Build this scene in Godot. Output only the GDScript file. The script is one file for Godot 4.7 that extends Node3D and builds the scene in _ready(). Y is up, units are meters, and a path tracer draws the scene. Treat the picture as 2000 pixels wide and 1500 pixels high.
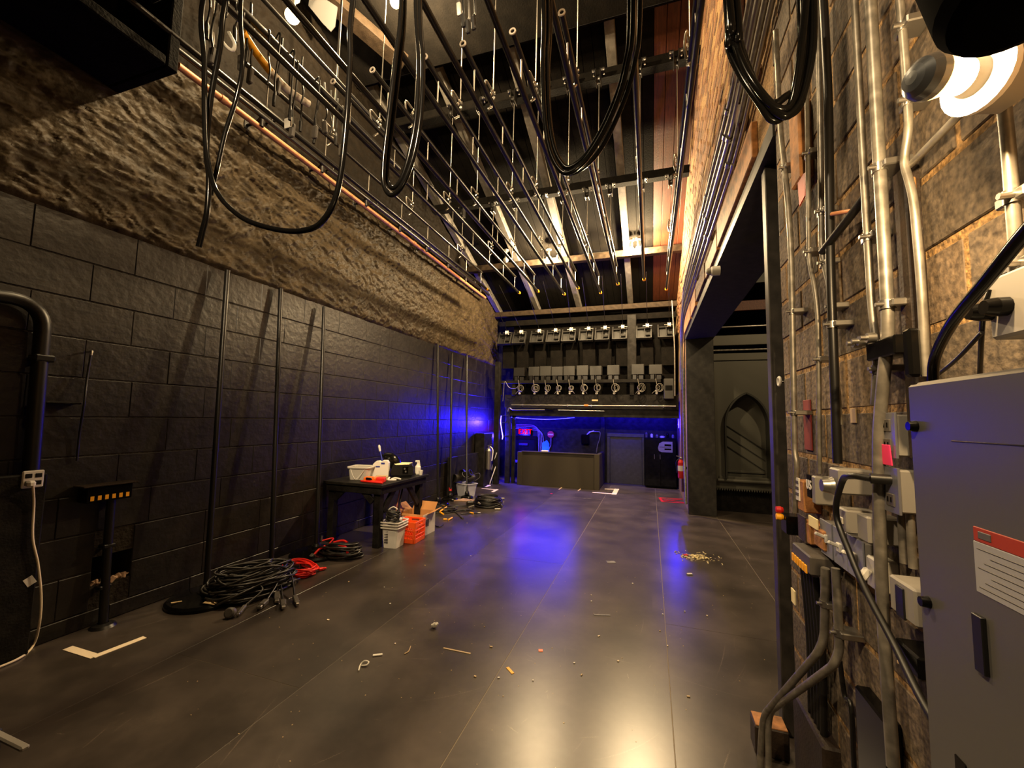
extends Node3D
# A theatre stage seen from the wing: black block wall on the left, rigging overhead, stair well and winches at the back, proscenium wall on the right.

func _ready():
	# camera
	var cam := Camera3D.new()
	cam.name = "camera"
	cam.fov = 85.41
	cam.near = 0.02
	cam.far = 60.0
	add_child(cam)
	cam.basis = Basis(Vector3.UP, deg_to_rad(18.4123)) * Basis(Vector3.RIGHT, deg_to_rad(4.7715)) * Basis(Vector3.BACK, deg_to_rad(1.0738))
	cam.position = Vector3(0, 1.7, 0)
	cam.current = true
	# sky: an almost black night, the room is closed
	var we := WorldEnvironment.new()
	we.name = "environment"
	var env := Environment.new()
	env.background_mode = Environment.BG_COLOR
	env.background_color = Color(0.01, 0.01, 0.012)
	env.background_energy_multiplier = 0.1
	env.tonemap_mode = Environment.TONE_MAPPER_LINEAR
	env.tonemap_exposure = 1.12
	env.sdfgi_enabled = true
	env.ssao_enabled = true
	env.ssil_enabled = true
	we.environment = env
	add_child(we)
	make_materials()
	build_shell()
	build_roof()
	build_lamps()
	build_battens()
	build_hanging_cables()
	build_left_wall_things()
	build_floor_things()
	build_back()
	build_proscenium()
	build_conduits()
	build_debris()

# ---------------------------------------------------------------- mesh building
class M:
	var v := PackedVector3Array()
	var n := PackedVector3Array()
	var i := PackedInt32Array()

	# one flat triangle, turned so that its front (clockwise) looks along out
	func tri(a: Vector3, b: Vector3, c: Vector3, out: Vector3):
		var m := (b - a).cross(c - a)
		if m.length_squared() < 1e-16:
			return
		if m.dot(out) > 0.0:
			var t := b
			b = c
			c = t
		else:
			m = -m
		m = m.normalized()
		var k := v.size()
		v.append_array([a, b, c])
		n.append_array([m, m, m])
		i.append_array([k, k + 1, k + 2])

	func quad(a: Vector3, b: Vector3, c: Vector3, d: Vector3, out: Vector3):
		tri(a, b, c, out)
		tri(a, c, d, out)

	# a box with chamfered edges
	func box(c: Vector3, s: Vector3, b := Basis(), bev := 0.0):
		var h := s * 0.5
		bev = minf(bev, minf(h.x, minf(h.y, h.z)) * 0.9)
		if bev <= 0.0:
			for a in 3:
				for sg in [-1.0, 1.0]:
					var nn := Vector3.ZERO
					nn[a] = sg
					var u := Vector3.ZERO
					u[(a + 1) % 3] = h[(a + 1) % 3]
					var w := Vector3.ZERO
					w[(a + 2) % 3] = h[(a + 2) % 3]
					var o := nn * h[a]
					quad(c + b * (o - u - w), c + b * (o + u - w), c + b * (o + u + w), c + b * (o - u + w), b * nn)
			return
		var p := {}
		for sx in [-1, 1]:
			for sy in [-1, 1]:
				for sz in [-1, 1]:
					var sg := Vector3(sx, sy, sz)
					var row := []
					for a in 3:
						var q := (h - Vector3.ONE * bev) * sg
						q[a] = h[a] * sg[a]
						row.append(c + b * q)
					p[Vector3i(sx, sy, sz)] = row
					tri(row[0], row[1], row[2], b * sg)
		for a in 3:
			var e1 := (a + 1) % 3
			var e2 := (a + 2) % 3
			for s1 in [-1, 1]:
				var k := []
				for t in [[-1, -1], [1, -1], [1, 1], [-1, 1]]:
					var id := Vector3i.ZERO
					id[a] = s1
					id[e1] = t[0]
					id[e2] = t[1]
					k.append(p[id][a])
				var o := Vector3.ZERO
				o[a] = s1
				quad(k[0], k[1], k[2], k[3], b * o)
				for s2 in [-1, 1]:
					var i0 := Vector3i.ZERO
					i0[e1] = s1
					i0[e2] = s2
					var i1 := i0
					i0[a] = -1
					i1[a] = 1
					var oo := Vector3.ZERO
					oo[e1] = s1
					oo[e2] = s2
					quad(p[i0][e1], p[i1][e1], p[i1][e2], p[i0][e2], b * oo)

	# box between two opposite corners
	func span(a: Vector3, c: Vector3, bev := 0.0):
		box((a + c) * 0.5, (a - c).abs(), Basis(), bev)

	# square bar from a to c
	func bar(a: Vector3, c: Vector3, w: float, h: float, bev := 0.0, up := Vector3.UP):
		var z := (c - a).normalized()
		if absf(z.dot(up)) > 0.98:
			up = Vector3.RIGHT
		var x := up.cross(z).normalized()
		box((a + c) * 0.5, Vector3(w, h, a.distance_to(c)), Basis(x, z.cross(x), z), bev)

	func grid(rows: Array, closed: bool):
		# rows of points with their normals: [[p...],[n...]]
		var k := v.size()
		var w: int = rows[0][0].size()
		for r in rows:
			v.append_array(r[0])
			n.append_array(r[1])
		for a in rows.size() - 1:
			for c in (w if closed else w - 1):
				var c2 := (c + 1) % w
				var p0 := k + a * w + c
				var p1 := k + a * w + c2
				var p2 := k + (a + 1) * w + c2
				var p3 := k + (a + 1) * w + c
				for t in [[p0, p1, p2], [p0, p2, p3]]:
					var m := (v[t[1]] - v[t[0]]).cross(v[t[2]] - v[t[0]])
					if m.dot(n[t[0]] + n[t[1]] + n[t[2]]) > 0.0:
						i.append_array([t[0], t[2], t[1]])
					else:
						i.append_array(t)

	# round tube along points
	func tube(pts: Array, r: float, sides := 8, closed := false, caps := true):
		var m := pts.size()
		var rows := []
		var up := Vector3.ZERO
		for k in m:
			var d: Vector3
			if closed:
				d = pts[(k + 1) % m] - pts[(k + m - 1) % m]
			else:
				d = pts[mini(k + 1, m - 1)] - pts[maxi(k - 1, 0)]
			d = d.normalized()
			if up == Vector3.ZERO:
				up = Vector3.UP if absf(d.y) < 0.9 else Vector3.RIGHT
			var x := up.cross(d)
			if x.length() < 1e-4:
				x = Vector3.FORWARD.cross(d)
			x = x.normalized()
			up = d.cross(x).normalized()
			var pp := []
			var nn := []
			for s in sides:
				var a := TAU * s / sides
				var o := x * cos(a) + up * sin(a)
				pp.append(pts[k] + o * r)
				nn.append(o)
			rows.append([pp, nn])
		if closed:
			rows.append(rows[0])
		grid(rows, true)
		if caps and not closed:
			for e in [0, m - 1]:
				var d: Vector3 = (pts[0] - pts[1]) if e == 0 else (pts[m - 1] - pts[m - 2])
				var ring: Array = rows[e][0]
				for s in range(1, sides - 1):
					tri(ring[0], ring[s], ring[s + 1], d)

	# turned shape: profile of (radius, height) round the y axis of xf
	func lathe(prof: Array, xf := Transform3D(), seg := 20):
		for k in prof.size() - 1:
			var a: Vector2 = prof[k]
			var c: Vector2 = prof[k + 1]
			var d := (c - a)
			if d.length() < 1e-6:
				continue
			var nr := Vector2(d.y, -d.x).normalized()
			var rows := []
			for e in [a, c]:
				var pp := []
				var nn := []
				for s in seg:
					var t := TAU * s / seg
					pp.append(xf * Vector3(e.x * cos(t), e.y, e.x * sin(t)))
					nn.append((xf.basis * Vector3(nr.x * cos(t), nr.y, nr.x * sin(t))).normalized())
				rows.append([pp, nn])
			grid(rows, true)

	# flat outline pushed out along z of xf
	func prism(poly: PackedVector2Array, depth: float, xf := Transform3D()):
		var t := Geometry2D.triangulate_polygon(poly)
		var zf := xf.basis.z
		for k in range(0, t.size(), 3):
			for e in [0.0, depth]:
				tri(xf * Vector3(poly[t[k]].x, poly[t[k]].y, e), xf * Vector3(poly[t[k + 1]].x, poly[t[k + 1]].y, e), xf * Vector3(poly[t[k + 2]].x, poly[t[k + 2]].y, e), zf if e > 0.0 else -zf)
		var ccw := not Geometry2D.is_polygon_clockwise(poly)
		for k in poly.size():
			var a := poly[k]
			var c := poly[(k + 1) % poly.size()]
			var o := Vector2(c.y - a.y, a.x - c.x)
			if not ccw:
				o = -o
			quad(xf * Vector3(a.x, a.y, 0), xf * Vector3(c.x, c.y, 0), xf * Vector3(c.x, c.y, depth), xf * Vector3(a.x, a.y, depth), xf.basis * Vector3(o.x, o.y, 0))

	# open tapered tub: half sizes at the foot (ax, az) and mouth (bx, bz), rounded corners
	func grid_box(c: Vector3, ax: float, az: float, bx: float, bz: float, h: float, b := Basis()):
		var w := 0.006
		var rows := []
		for s in [[0.0, ax, az, 0.0, -1.0], [0.0, ax, az, 1.0, 0.0], [h, bx, bz, 1.0, 0.0], [h, bx, bz, 0.0, 1.0], [h, bx - w, bz - w, 0.0, 1.0], [h, bx - w, bz - w, -1.0, 0.0], [w, ax - w, az - w, -1.0, 0.0], [w, ax - w, az - w, 0.0, 1.0]]:
			rows.append(ring(c, s[1], s[2], s[0], s[3], s[4], b))
		for k in [1, 3, 5]:
			grid([rows[k], rows[k + 1]], true)
		for k in [0, 7]:
			var p: Array = rows[k][0]
			for q in range(1, p.size() - 1):
				tri(p[0], p[q], p[q + 1], Vector3.DOWN if k == 0 else Vector3.UP)

	func ring(c: Vector3, hx: float, hz: float, y: float, side: float, up: float, b: Basis) -> Array:
		var pp := []
		var nn := []
		var r := minf(hx, hz) * 0.28
		for q in 4:
			var sx: float = [1.0, -1.0, -1.0, 1.0][q]
			var sz: float = [1.0, 1.0, -1.0, -1.0][q]
			for t in 5:
				var a := PI / 2 * q + PI / 2 * t / 4.0
				pp.append(c + b * Vector3(sx * (hx - r) + r * cos(a), y, sz * (hz - r) + r * sin(a)))
				nn.append(b * Vector3(cos(a) * side, up, sin(a) * side).normalized())
		return [pp, nn]

	# rounded band round such a tub
	func rim(c: Vector3, hx: float, hz: float, out: float, h: float, b := Basis()):
		var rows := []
		for s in [[0.0, -h * 0.5, -0.3, -1.0], [out, -h * 0.5, 0.7, -0.7], [out, h * 0.5, 0.7, 0.7], [0.0, h * 0.5, -0.3, 1.0], [-0.004, 0.0, -1.0, 0.0], [0.0, -h * 0.5, -0.3, -1.0]]:
			rows.append(ring(c, hx + s[0], hz + s[0], s[1], s[2], s[3], b))
		grid(rows, true)

	func done() -> ArrayMesh:
		var arr := []
		arr.resize(Mesh.ARRAY_MAX)
		arr[Mesh.ARRAY_VERTEX] = v
		arr[Mesh.ARRAY_NORMAL] = n
		arr[Mesh.ARRAY_INDEX] = i
		var m := ArrayMesh.new()
		m.add_surface_from_arrays(Mesh.PRIMITIVE_TRIANGLES, arr)
		return m

var taken := {}

func numbered(called: String) -> String:
	if not taken.has(called):
		taken[called] = 0
		return called
	taken[called] += 1
	return "%s_%03d" % [called, taken[called]]

# commits a shape as one named mesh; under a parent its points stay where they were given (world)
func obj(called: String, m, material, parent: Node3D = null) -> MeshInstance3D:
	var o := MeshInstance3D.new()
	if m is M: o.mesh = m.done()
	elif m: o.mesh = m
	if material: o.material_override = material
	if parent == null:
		o.name = numbered(called)
		add_child(o)
	else:
		o.name = called
		parent.add_child(o, true)
		o.position = -origin_of(parent)
	return o

func origin_of(p: Node3D) -> Vector3:
	var s := Vector3.ZERO
	while p != self:
		s += p.position
		p = p.get_parent()
	return s

func tag(o: Node3D, label := "", category := "", group := "", kind := "") -> Node3D:
	if label: o.set_meta("label", label)
	if category: o.set_meta("category", category)
	if group: o.set_meta("group", group)
	if kind: o.set_meta("kind", kind)
	return o

func thing(called: String, label: String, category: String, at: Vector3, group := "") -> Node3D:
	var o := Node3D.new()
	o.name = numbered(called)
	add_child(o)
	o.position = at
	tag(o, label, category, group)
	return o

func struct(called: String, m, material, label := "") -> MeshInstance3D:
	return tag(obj(called, m, material), label, "", "", "structure")

func dup(src: Node3D, at: Vector3, label: String, turn := 0.0) -> Node3D:
	var r: Node3D = src.duplicate()
	r.name = numbered(String(src.name).rstrip("0123456789").trim_suffix("_"))
	add_child(r)
	r.position = at
	r.rotation.y = turn
	r.set_meta("label", label)
	return r

# smooth path through points
func smooth(p: Array, per := 8, closed := false) -> Array:
	var out := []
	var m := p.size()
	for k in (m if closed else m - 1):
		var a: Vector3 = p[(k + m - 1) % m] if closed or k > 0 else p[0] * 2.0 - p[1]
		var b: Vector3 = p[k]
		var c: Vector3 = p[(k + 1) % m]
		var d: Vector3 = p[(k + 2) % m] if closed or k + 2 < m else p[m - 1] * 2.0 - p[m - 2]
		for s in per:
			out.append(b.cubic_interpolate(c, a, d, float(s) / per))
	if not closed:
		out.append(p[m - 1])
	return out

# path with rounded bends
func bends(p: Array, r := 0.08, per := 5) -> Array:
	var out := [p[0]]
	for k in range(1, p.size() - 1):
		var b: Vector3 = p[k]
		var d1: Vector3 = p[k - 1] - b
		var d2: Vector3 = p[k + 1] - b
		var q := minf(r, minf(d1.length(), d2.length()) * 0.45)
		var s := b + d1.normalized() * q
		var e := b + d2.normalized() * q
		for t in per + 1:
			var u := float(t) / per
			out.append(s.lerp(b, u).lerp(b.lerp(e, u), u))
	out.append(p[p.size() - 1])
	return out

func words(called: String, text: String, size: float, xf: Transform3D, m: Material, parent: Node3D = null) -> MeshInstance3D:
	var t := TextMesh.new()
	var f := SystemFont.new()
	f.font_names = PackedStringArray(["Droid Sans"])
	f.font_weight = 700
	t.font = f
	t.text = text
	t.font_size = 32
	t.pixel_size = size / 32.0
	t.depth = 0.002
	var o := MeshInstance3D.new()
	o.mesh = t
	o.material_override = m
	if parent:
		o.name = called
		parent.add_child(o, true)
		o.transform = Transform3D(xf.basis, xf.origin - origin_of(parent))
	else:
		o.name = numbered(called)
		add_child(o)
		o.transform = xf
	return o

# ---------------------------------------------------------------- materials
var mats := {}
var rng := RandomNumberGenerator.new()

func noise_tex(freq: float, seed_: int, oct := 4, normal := 0.0, ramp: Gradient = null, size := 512) -> NoiseTexture2D:
	var f := FastNoiseLite.new()
	f.noise_type = FastNoiseLite.TYPE_PERLIN
	f.frequency = freq
	f.seed = seed_
	f.fractal_octaves = oct
	var t := NoiseTexture2D.new()
	t.width = size
	t.height = size
	t.seamless = true
	t.noise = f
	if normal > 0.0:
		t.as_normal_map = true
		t.bump_strength = normal
	if ramp:
		t.color_ramp = ramp
	return t

func ramp(stops: Array) -> Gradient:
	var g := Gradient.new()
	var off := PackedFloat32Array()
	var col := PackedColorArray()
	for s in stops:
		off.append(s[0])
		col.append(s[1])
	g.offsets = off
	g.colors = col
	return g

func flat(key: String, c: Color, rough := 0.6, metal := 0.0) -> StandardMaterial3D:
	var m := StandardMaterial3D.new()
	m.resource_name = key
	m.albedo_color = c
	m.roughness = rough
	m.metallic = metal
	mats[key] = m
	return m

func grain(m: StandardMaterial3D, albedo: Texture2D, normal: Texture2D, scale: float, strength := 1.0) -> StandardMaterial3D:
	m.uv1_triplanar = true
	m.uv1_world_triplanar = true
	m.uv1_scale = Vector3.ONE * scale
	if albedo:
		m.albedo_texture = albedo
	if normal:
		m.normal_enabled = true
		m.normal_texture = normal
		m.normal_scale = strength
	return m

func glow(key: String, c: Color, energy: float) -> StandardMaterial3D:
	var m := flat(key, Color(0.9, 0.9, 0.9), 0.4)
	m.emission_enabled = true
	m.emission = c
	m.emission_energy_multiplier = energy
	return m


func make_materials():
	rng.seed = 11
	var grey_noise := noise_tex(0.01, 3, 5, 0.0, ramp([[0.0, Color(0.55, 0.55, 0.55)], [0.5, Color(0.8, 0.8, 0.8)], [1.0, Color(1, 1, 1)]]))
	var rough_n := noise_tex(0.03, 5, 5, 6.0)
	var fine_n := noise_tex(0.08, 9, 3, 3.0)
	var wood_t := NoiseTexture2D.new()
	var speck := noise_tex(0.05, 21, 5, 0.0, ramp([[0.0, Color(0.45, 0.42, 0.4)], [0.4, Color(0.72, 0.7, 0.68)], [0.62, Color(0.85, 0.82, 0.78)], [1.0, Color(1, 0.97, 0.92)]]))
	grain(flat("black_block", Color(0.143, 0.122, 0.098), 0.42), grey_noise, rough_n, 1.0, 0.22)
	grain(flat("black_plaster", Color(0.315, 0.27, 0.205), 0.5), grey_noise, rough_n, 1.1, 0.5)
	grain(flat("black_mortar", Color(0.16, 0.14, 0.115), 0.6), null, rough_n, 2.0)
	for k in 3:
		grain(flat("tan_block%d" % k, [Color(0.5, 0.445, 0.38), Color(0.44, 0.395, 0.34), Color(0.56, 0.49, 0.41)][k], 0.85), speck, rough_n, 2.2, 0.6)
		grain(flat("brick%d" % k, [Color(0.6, 0.42, 0.27), Color(0.5, 0.36, 0.25), Color(0.68, 0.5, 0.33)][k], 0.85), speck, rough_n, 3.0, 1.0)
	grain(flat("tan_mortar", Color(0.74, 0.6, 0.4), 0.9), speck, rough_n, 3.0, 1.2)
	grain(flat("tan_plaster", Color(0.55, 0.42, 0.29), 0.9), speck, rough_n, 1.6, 1.6)
	grain(flat("black_paint", Color(0.16, 0.15, 0.14), 0.5), grey_noise, fine_n, 1.5, 0.5)
	grain(flat("deck_black", Color(0.075, 0.063, 0.05), 0.85), grey_noise, fine_n, 1.2, 0.6)
	grain(flat("beam_paint", Color(0.25, 0.205, 0.16), 0.6), grey_noise, fine_n, 1.8, 0.8)
	grain(flat("rafter_grey", Color(0.5, 0.48, 0.45), 0.6), grey_noise, fine_n, 1.8, 0.4)
	grain(flat("brown_wood", Color(0.4, 0.2, 0.09), 0.6), noise_tex(0.012, 33, 4, 0.0, ramp([[0.0, Color(0.55, 0.5, 0.45)], [1.0, Color(1, 1, 1)]])), fine_n, 1.0, 0.5)
	mats.brown_wood.uv1_scale = Vector3(8, 8, 0.7)
	grain(flat("raw_wood", Color(0.82, 0.56, 0.32), 0.7), grey_noise, fine_n, 3.0, 0.5)
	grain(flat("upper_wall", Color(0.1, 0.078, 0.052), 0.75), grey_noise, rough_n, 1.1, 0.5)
	flat("winch_grey", Color(0.135, 0.128, 0.12), 0.5)
	flat("winch_box", Color(0.155, 0.15, 0.14), 0.5)
	flat("black_gloss", Color(0.04, 0.037, 0.035), 0.16)
	flat("black_rubber", Color(0.075, 0.07, 0.065), 0.42)
	flat("dark_pipe", Color(0.1, 0.092, 0.085), 0.36, 0.2)
	flat("batten_paint", Color(0.12, 0.11, 0.1), 0.3, 0.4)
	flat("steel", Color(0.62, 0.6, 0.57), 0.35, 0.9)
	grain(flat("conduit", Color(0.66, 0.63, 0.58), 0.42, 0.55), grey_noise, null, 4.0)
	flat("copper", Color(0.72, 0.48, 0.31), 0.5, 0.1)
	flat("white_plastic", Color(0.86, 0.84, 0.8), 0.5)
	flat("grey_box", Color(0.52, 0.5, 0.47), 0.5)
	flat("panel_grey", Color(0.33, 0.32, 0.305), 0.33)
	flat("tape_white", Color(0.9, 0.83, 0.72), 0.7)
	flat("half_wall", Color(0.22, 0.2, 0.165), 0.75)
	grain(flat("door_black", Color(0.08, 0.078, 0.08), 0.5), grey_noise, null, 2.0)
	grain(flat("door_grey", Color(0.17, 0.165, 0.17), 0.5), grey_noise, null, 2.0)
	grain(flat("brown_dark", Color(0.22, 0.16, 0.11), 0.6), grey_noise, fine_n, 2.0, 0.5)
	flat("red_dull", Color(0.5, 0.17, 0.13), 0.8)
	grain(flat("jamb_paint", Color(0.235, 0.22, 0.2), 0.55), grey_noise, null, 2.0)
	grain(flat("post_paint", Color(0.3, 0.275, 0.245), 0.5), grey_noise, null, 2.0)
	mats.black_gloss.metallic_specular = 0.3
	mats.door_black.metallic_specular = 0.15
	for key in ["deck_black", "black_paint", "upper_wall", "black_plaster", "black_mortar", "half_wall", "beam_paint"]:
		mats[key].metallic_specular = 0.2
	floor_look()

# the painted stage floor: black with scuffs, dust and long drag scratches that are worn into it
func floor_look():
	var s := 1024
	var img := Image.create_empty(s, s, false, Image.FORMAT_RGB8)
	var f := FastNoiseLite.new()
	f.seed = 4
	f.frequency = 0.006
	f.fractal_octaves = 5
	var f2 := FastNoiseLite.new()
	f2.seed = 8
	f2.frequency = 0.06
	for y in s:
		for x in s:
			var a := f.get_noise_2d(x, y)
			var e := 0.0
			if x > s - 128:
				e = (x - s + 128) / 128.0
				a = lerpf(a, f.get_noise_2d(x - s, y), e)
			if y > s - 128:
				a = lerpf(a, f.get_noise_2d(x, y - s), (y - s + 128) / 128.0)
			var g := 0.52 + a * 0.16 + f2.get_noise_2d(x, y) * 0.03
			img.set_pixel(x, y, Color(g * 1.02, g, g * 0.97))
	var r := RandomNumberGenerator.new()
	r.seed = 77
	for k in 150:
		var p := Vector2(r.randf() * s, r.randf() * s)
		var ang := r.randf_range(-0.5, 0.5) + (PI / 2 if r.randf() < 0.65 else 0.0)
		var len_ := r.randf_range(8, 150) * (1.0 if r.randf() < 0.4 else 0.3)
		var bright := r.randf_range(0.08, 0.5)
		var curve := r.randf_range(-0.006, 0.006)
		for t in int(len_):
			p += Vector2.from_angle(ang)
			ang += curve
			var q := Vector2i(posmod(int(p.x), s), posmod(int(p.y), s))
			var c := img.get_pixelv(q)
			var b := bright * sin(PI * t / len_) * r.randf_range(0.4, 1.0)
			img.set_pixelv(q, Color(c.r + b, c.g + b * 0.95, c.b + b * 0.86))
	for k in 40:
		var p := Vector2(r.randf() * s, r.randf() * s)
		var rad := r.randf_range(6, 34)
		var b0 := r.randf_range(0.02, 0.1)
		for y in range(-int(rad), int(rad)):
			for x in range(-int(rad * 1.6), int(rad * 1.6)):
				var d := Vector2(x / 1.6, y).length() / rad
				if d < 1.0:
					var q := Vector2i(posmod(int(p.x) + x, s), posmod(int(p.y) + y, s))
					var c := img.get_pixelv(q)
					var b := b0 * (1 - d) * (0.4 + 0.6 * absf(f2.get_noise_2d(q.x * 2.0, q.y * 2.0)) * 2.0)
					img.set_pixelv(q, Color(c.r + b, c.g + b, c.b + b * 0.92))
	img.generate_mipmaps()
	var m := flat("floor_black", Color(0.54, 0.495, 0.47), 0.29)
	var rt := noise_tex(0.008, 61, 5, 0.0, ramp([[0.0, Color(0.75, 0.75, 0.75)], [1.0, Color(1, 1, 1)]]))
	grain(m, ImageTexture.create_from_image(img), null, 0.24)
	for q in [["floor_half_shaded", Color(0.52, 0.477, 0.452)], ["floor_shaded", Color(0.46, 0.42, 0.395)]]:  # darker copies of the floor colour paint in the dimmer light at left
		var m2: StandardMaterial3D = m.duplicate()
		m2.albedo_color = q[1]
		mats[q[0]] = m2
	flat("seam_dust", Color(0.5, 0.45, 0.37), 0.8)

func child_struct(called: String, m, material: Material, parent: Node3D) -> MeshInstance3D:
	return obj(called, m, material, parent)

func build_shell():
	# floor: sheets of stage floor laid side by side on a dusty bed
	var m := M.new()
	m.span(Vector3(-6, -0.2, 2.6), Vector3(4.6, -0.0015, -12.2))
	var fl := struct("floor", m, mats.seam_dust, "black painted stage floor in long sheets with dusty seams")
	var seams := [-5.98, -4.28, -3.19, -2.087, -0.985, 0.105, 1.125, 2.22, 3.4, 4.58]
	for k in seams.size() - 1:
		var cuts: Array = [2.58, [-3.1, -4.4, -2.2, -5.0, -1.4, -3.9, -6.1, -4.0, -5.0][k], [-8.3, -9.0, -8.6, -9.3, -8.5, -8.7, -9.4, -9.0, -9.0][k], -12.18]
		for j in 3:
			m = M.new()
			var g: float = 0.002 if seams[k] > -1.5 else 0.0008
			m.span(Vector3(seams[k] + g, -0.02, cuts[j] - 0.001), Vector3(seams[k + 1] - (0.002 if seams[k + 1] > -1.5 else 0.0008), 0.0, cuts[j + 1] + 0.001), 0.001)
			obj("floor_sheet", m, mats.floor_black if seams[k] > -1.0 else (mats.floor_half_shaded if seams[k] > -2.1 else mats.floor_shaded), fl)  # sheet colour darkens leftwards in place of shade

	# left wall: blocks below a ledge, rough trowelled plaster above it
	m = M.new()
	m.span(Vector3(-4.6, 0, 2.6), Vector3(-4.226, 9.6, -2.2))
	m.span(Vector3(-4.6, 0, -2.47), Vector3(-4.226, 9.6, -11.15))
	m.span(Vector3(-4.6, 0, -2.2), Vector3(-4.226, 0.305, -2.47))
	m.span(Vector3(-4.6, 0.535, -2.2), Vector3(-4.226, 9.6, -2.47))
	m.span(Vector3(-4.6, 0.305, -2.2), Vector3(-4.55, 0.535, -2.47))
	var wl := struct("wall_left", m, mats.black_mortar, "black painted block wall with rough plaster above the ledge")
	rng.seed = 5
	var y := 0.0
	var row := 0
	while y < 3.19:
		var h := minf(0.305, 3.2 - y) if y > 0.1 else 0.125
		if y > 2.8: h = 3.2 - y
		var z := 0.2 - (0.31 if row % 2 else 0.0) - rng.randf() * 0.05
		while z > -11.0:
			var w := 0.62 + rng.randf_range(-0.02, 0.02)
			var d := rng.randf_range(-0.0015, 0.0025)
			var y0 := y + 0.003 + rng.randf() * 0.003
			var y1 := y + h - 0.003 - rng.randf() * 0.003
			var z1 := maxf(z - w + 0.001, -11.14)
			if y0 < 0.5 and y1 > 0.32 and z > -2.2 and z1 < -2.2:
				z1 = -2.2
			if y0 < 0.5 and y1 > 0.32 and z <= -2.2 and z > -2.47 and z1 < -2.47:
				z = -2.47
				w = -2.47 - z1 + 0.003
			m = M.new()
			m.span(Vector3(-4.25, y0, z - 0.001), Vector3(-4.221 + d, y1, z1), 0.004)
			obj("block", m, mats.black_block, wl)
			if z1 == -2.2:
				z = -2.47
				continue
			z -= w
		y += h
		row += 1
	# plaster as a relief with depth of its own
	var f := FastNoiseLite.new()
	f.seed = 12
	f.frequency = 1.0
	f.fractal_octaves = 3
	var f2 := FastNoiseLite.new()
	f2.seed = 31
	f2.frequency = 1.0
	f2.noise_type = FastNoiseLite.TYPE_CELLULAR
	f2.cellular_return_type = FastNoiseLite.RETURN_DISTANCE2_SUB
	m = M.new()
	var nz := 640
	var ny := 250
	var hs := []
	for b in ny + 1:
		var yy := 3.17 + b * 0.018
		var hr := PackedFloat32Array()
		for a in nz + 1:
			var zz := 0.4 - a * 0.0181
			var wob := f.get_noise_2d(zz * 0.7, yy * 0.9)
			var d := f.get_noise_2d(zz * 1.3 + yy * 0.6, yy * 3.0 - zz * 0.5) * 0.016
			d += absf(f.get_noise_2d(zz * 3.2 + wob + 40.0 + yy * 1.2, yy * 7.0 - zz * 1.4)) * 0.014
			var rg := 1.0 - absf(f.get_noise_2d(zz * 1.7 + wob * 1.5 + 70.0 + yy * 0.8, yy * 4.2 - zz * 0.9))
			d += pow(rg, 7.0) * 0.022
			var r2 := 1.0 - absf(f.get_noise_2d(zz * 4.0 - yy * 1.5, yy * 8.0 + zz * 2.0 + 20.0))
			d += pow(r2, 8.0) * 0.012
			d += f.get_noise_2d(zz * 11.0 + 9.0, yy * 16.0) * 0.006
			if yy > 5.0: d = d * 0.5 + 0.012 * f.get_noise_2d(zz * 14.0, yy * 1.6)
			d -= maxf(0.0, 0.12 - f2.get_noise_2d(zz * 1.6 + wob, yy * 2.6) - 1.0) * 0.03
			if b < 3: d = lerpf(-0.03, d, b / 3.0)
			hr.append(-4.208 + d)
		hs.append(hr)
	var rows := []
	for b in ny + 1:
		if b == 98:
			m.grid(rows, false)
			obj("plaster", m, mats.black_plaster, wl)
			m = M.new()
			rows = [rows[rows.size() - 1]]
		var pp := []
		var nn := []
		for a in nz + 1:
			pp.append(Vector3(hs[b][a], 3.17 + b * 0.018, 0.4 - a * 0.0181))
			var dz: float = (hs[b][mini(a + 1, nz)] - hs[b][maxi(a - 1, 0)]) / -0.0362
			var dy: float = (hs[mini(b + 1, ny)][a] - hs[maxi(b - 1, 0)][a]) / 0.036
			nn.append(Vector3(1, -dy, -dz).normalized())
		rows.append([pp, nn])
	m.grid(rows, false)
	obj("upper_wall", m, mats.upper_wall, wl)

	# back wall and the closing walls
	m = M.new()
	m.span(Vector3(-6, 0, -11.9), Vector3(0.68, 5.0, -12.2))
	m.span(Vector3(-6, 0, -11.12), Vector3(-4.4, 9, -11.95))
	struct("wall_back", m, mats.black_paint, "black painted back wall below the winch platform")
	m = M.new()
	m.span(Vector3(-4.6, 0, 2.3), Vector3(4.6, 10, 2.6))
	struct("wall_front", m, mats.black_paint)
	m = M.new()
	m.span(Vector3(4.3, 0, 2.6), Vector3(4.6, 5.4, -12.2))
	struct("wall_house", m, mats.black_paint)
	m = M.new()
	m.span(Vector3(1.1, 5.0, 2.6), Vector3(4.6, 5.3, -12.2))
	m.span(Vector3(-6, 4.95, -11.0), Vector3(0.7, 5.2, -12.2))
	struct("ceiling_house", m, mats.deck_black)

	# right wall with the proscenium opening between z -2.8 and -8.56
	m = M.new()
	m.span(Vector3(0.663, 0, 2.4), Vector3(1.125, 9.6, -2.48))
	m.span(Vector3(0.663, 3.36, -2.48), Vector3(1.125, 9.6, -8.56))
	m.span(Vector3(0.674, 0, -8.56), Vector3(1.125, 9.6, -12.0))
	var wr := struct("wall_right", m, mats.tan_mortar, "unpainted block and brick proscenium wall carrying conduits")
	rng.seed = 9
	row = 0
	y = 0.04
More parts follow.
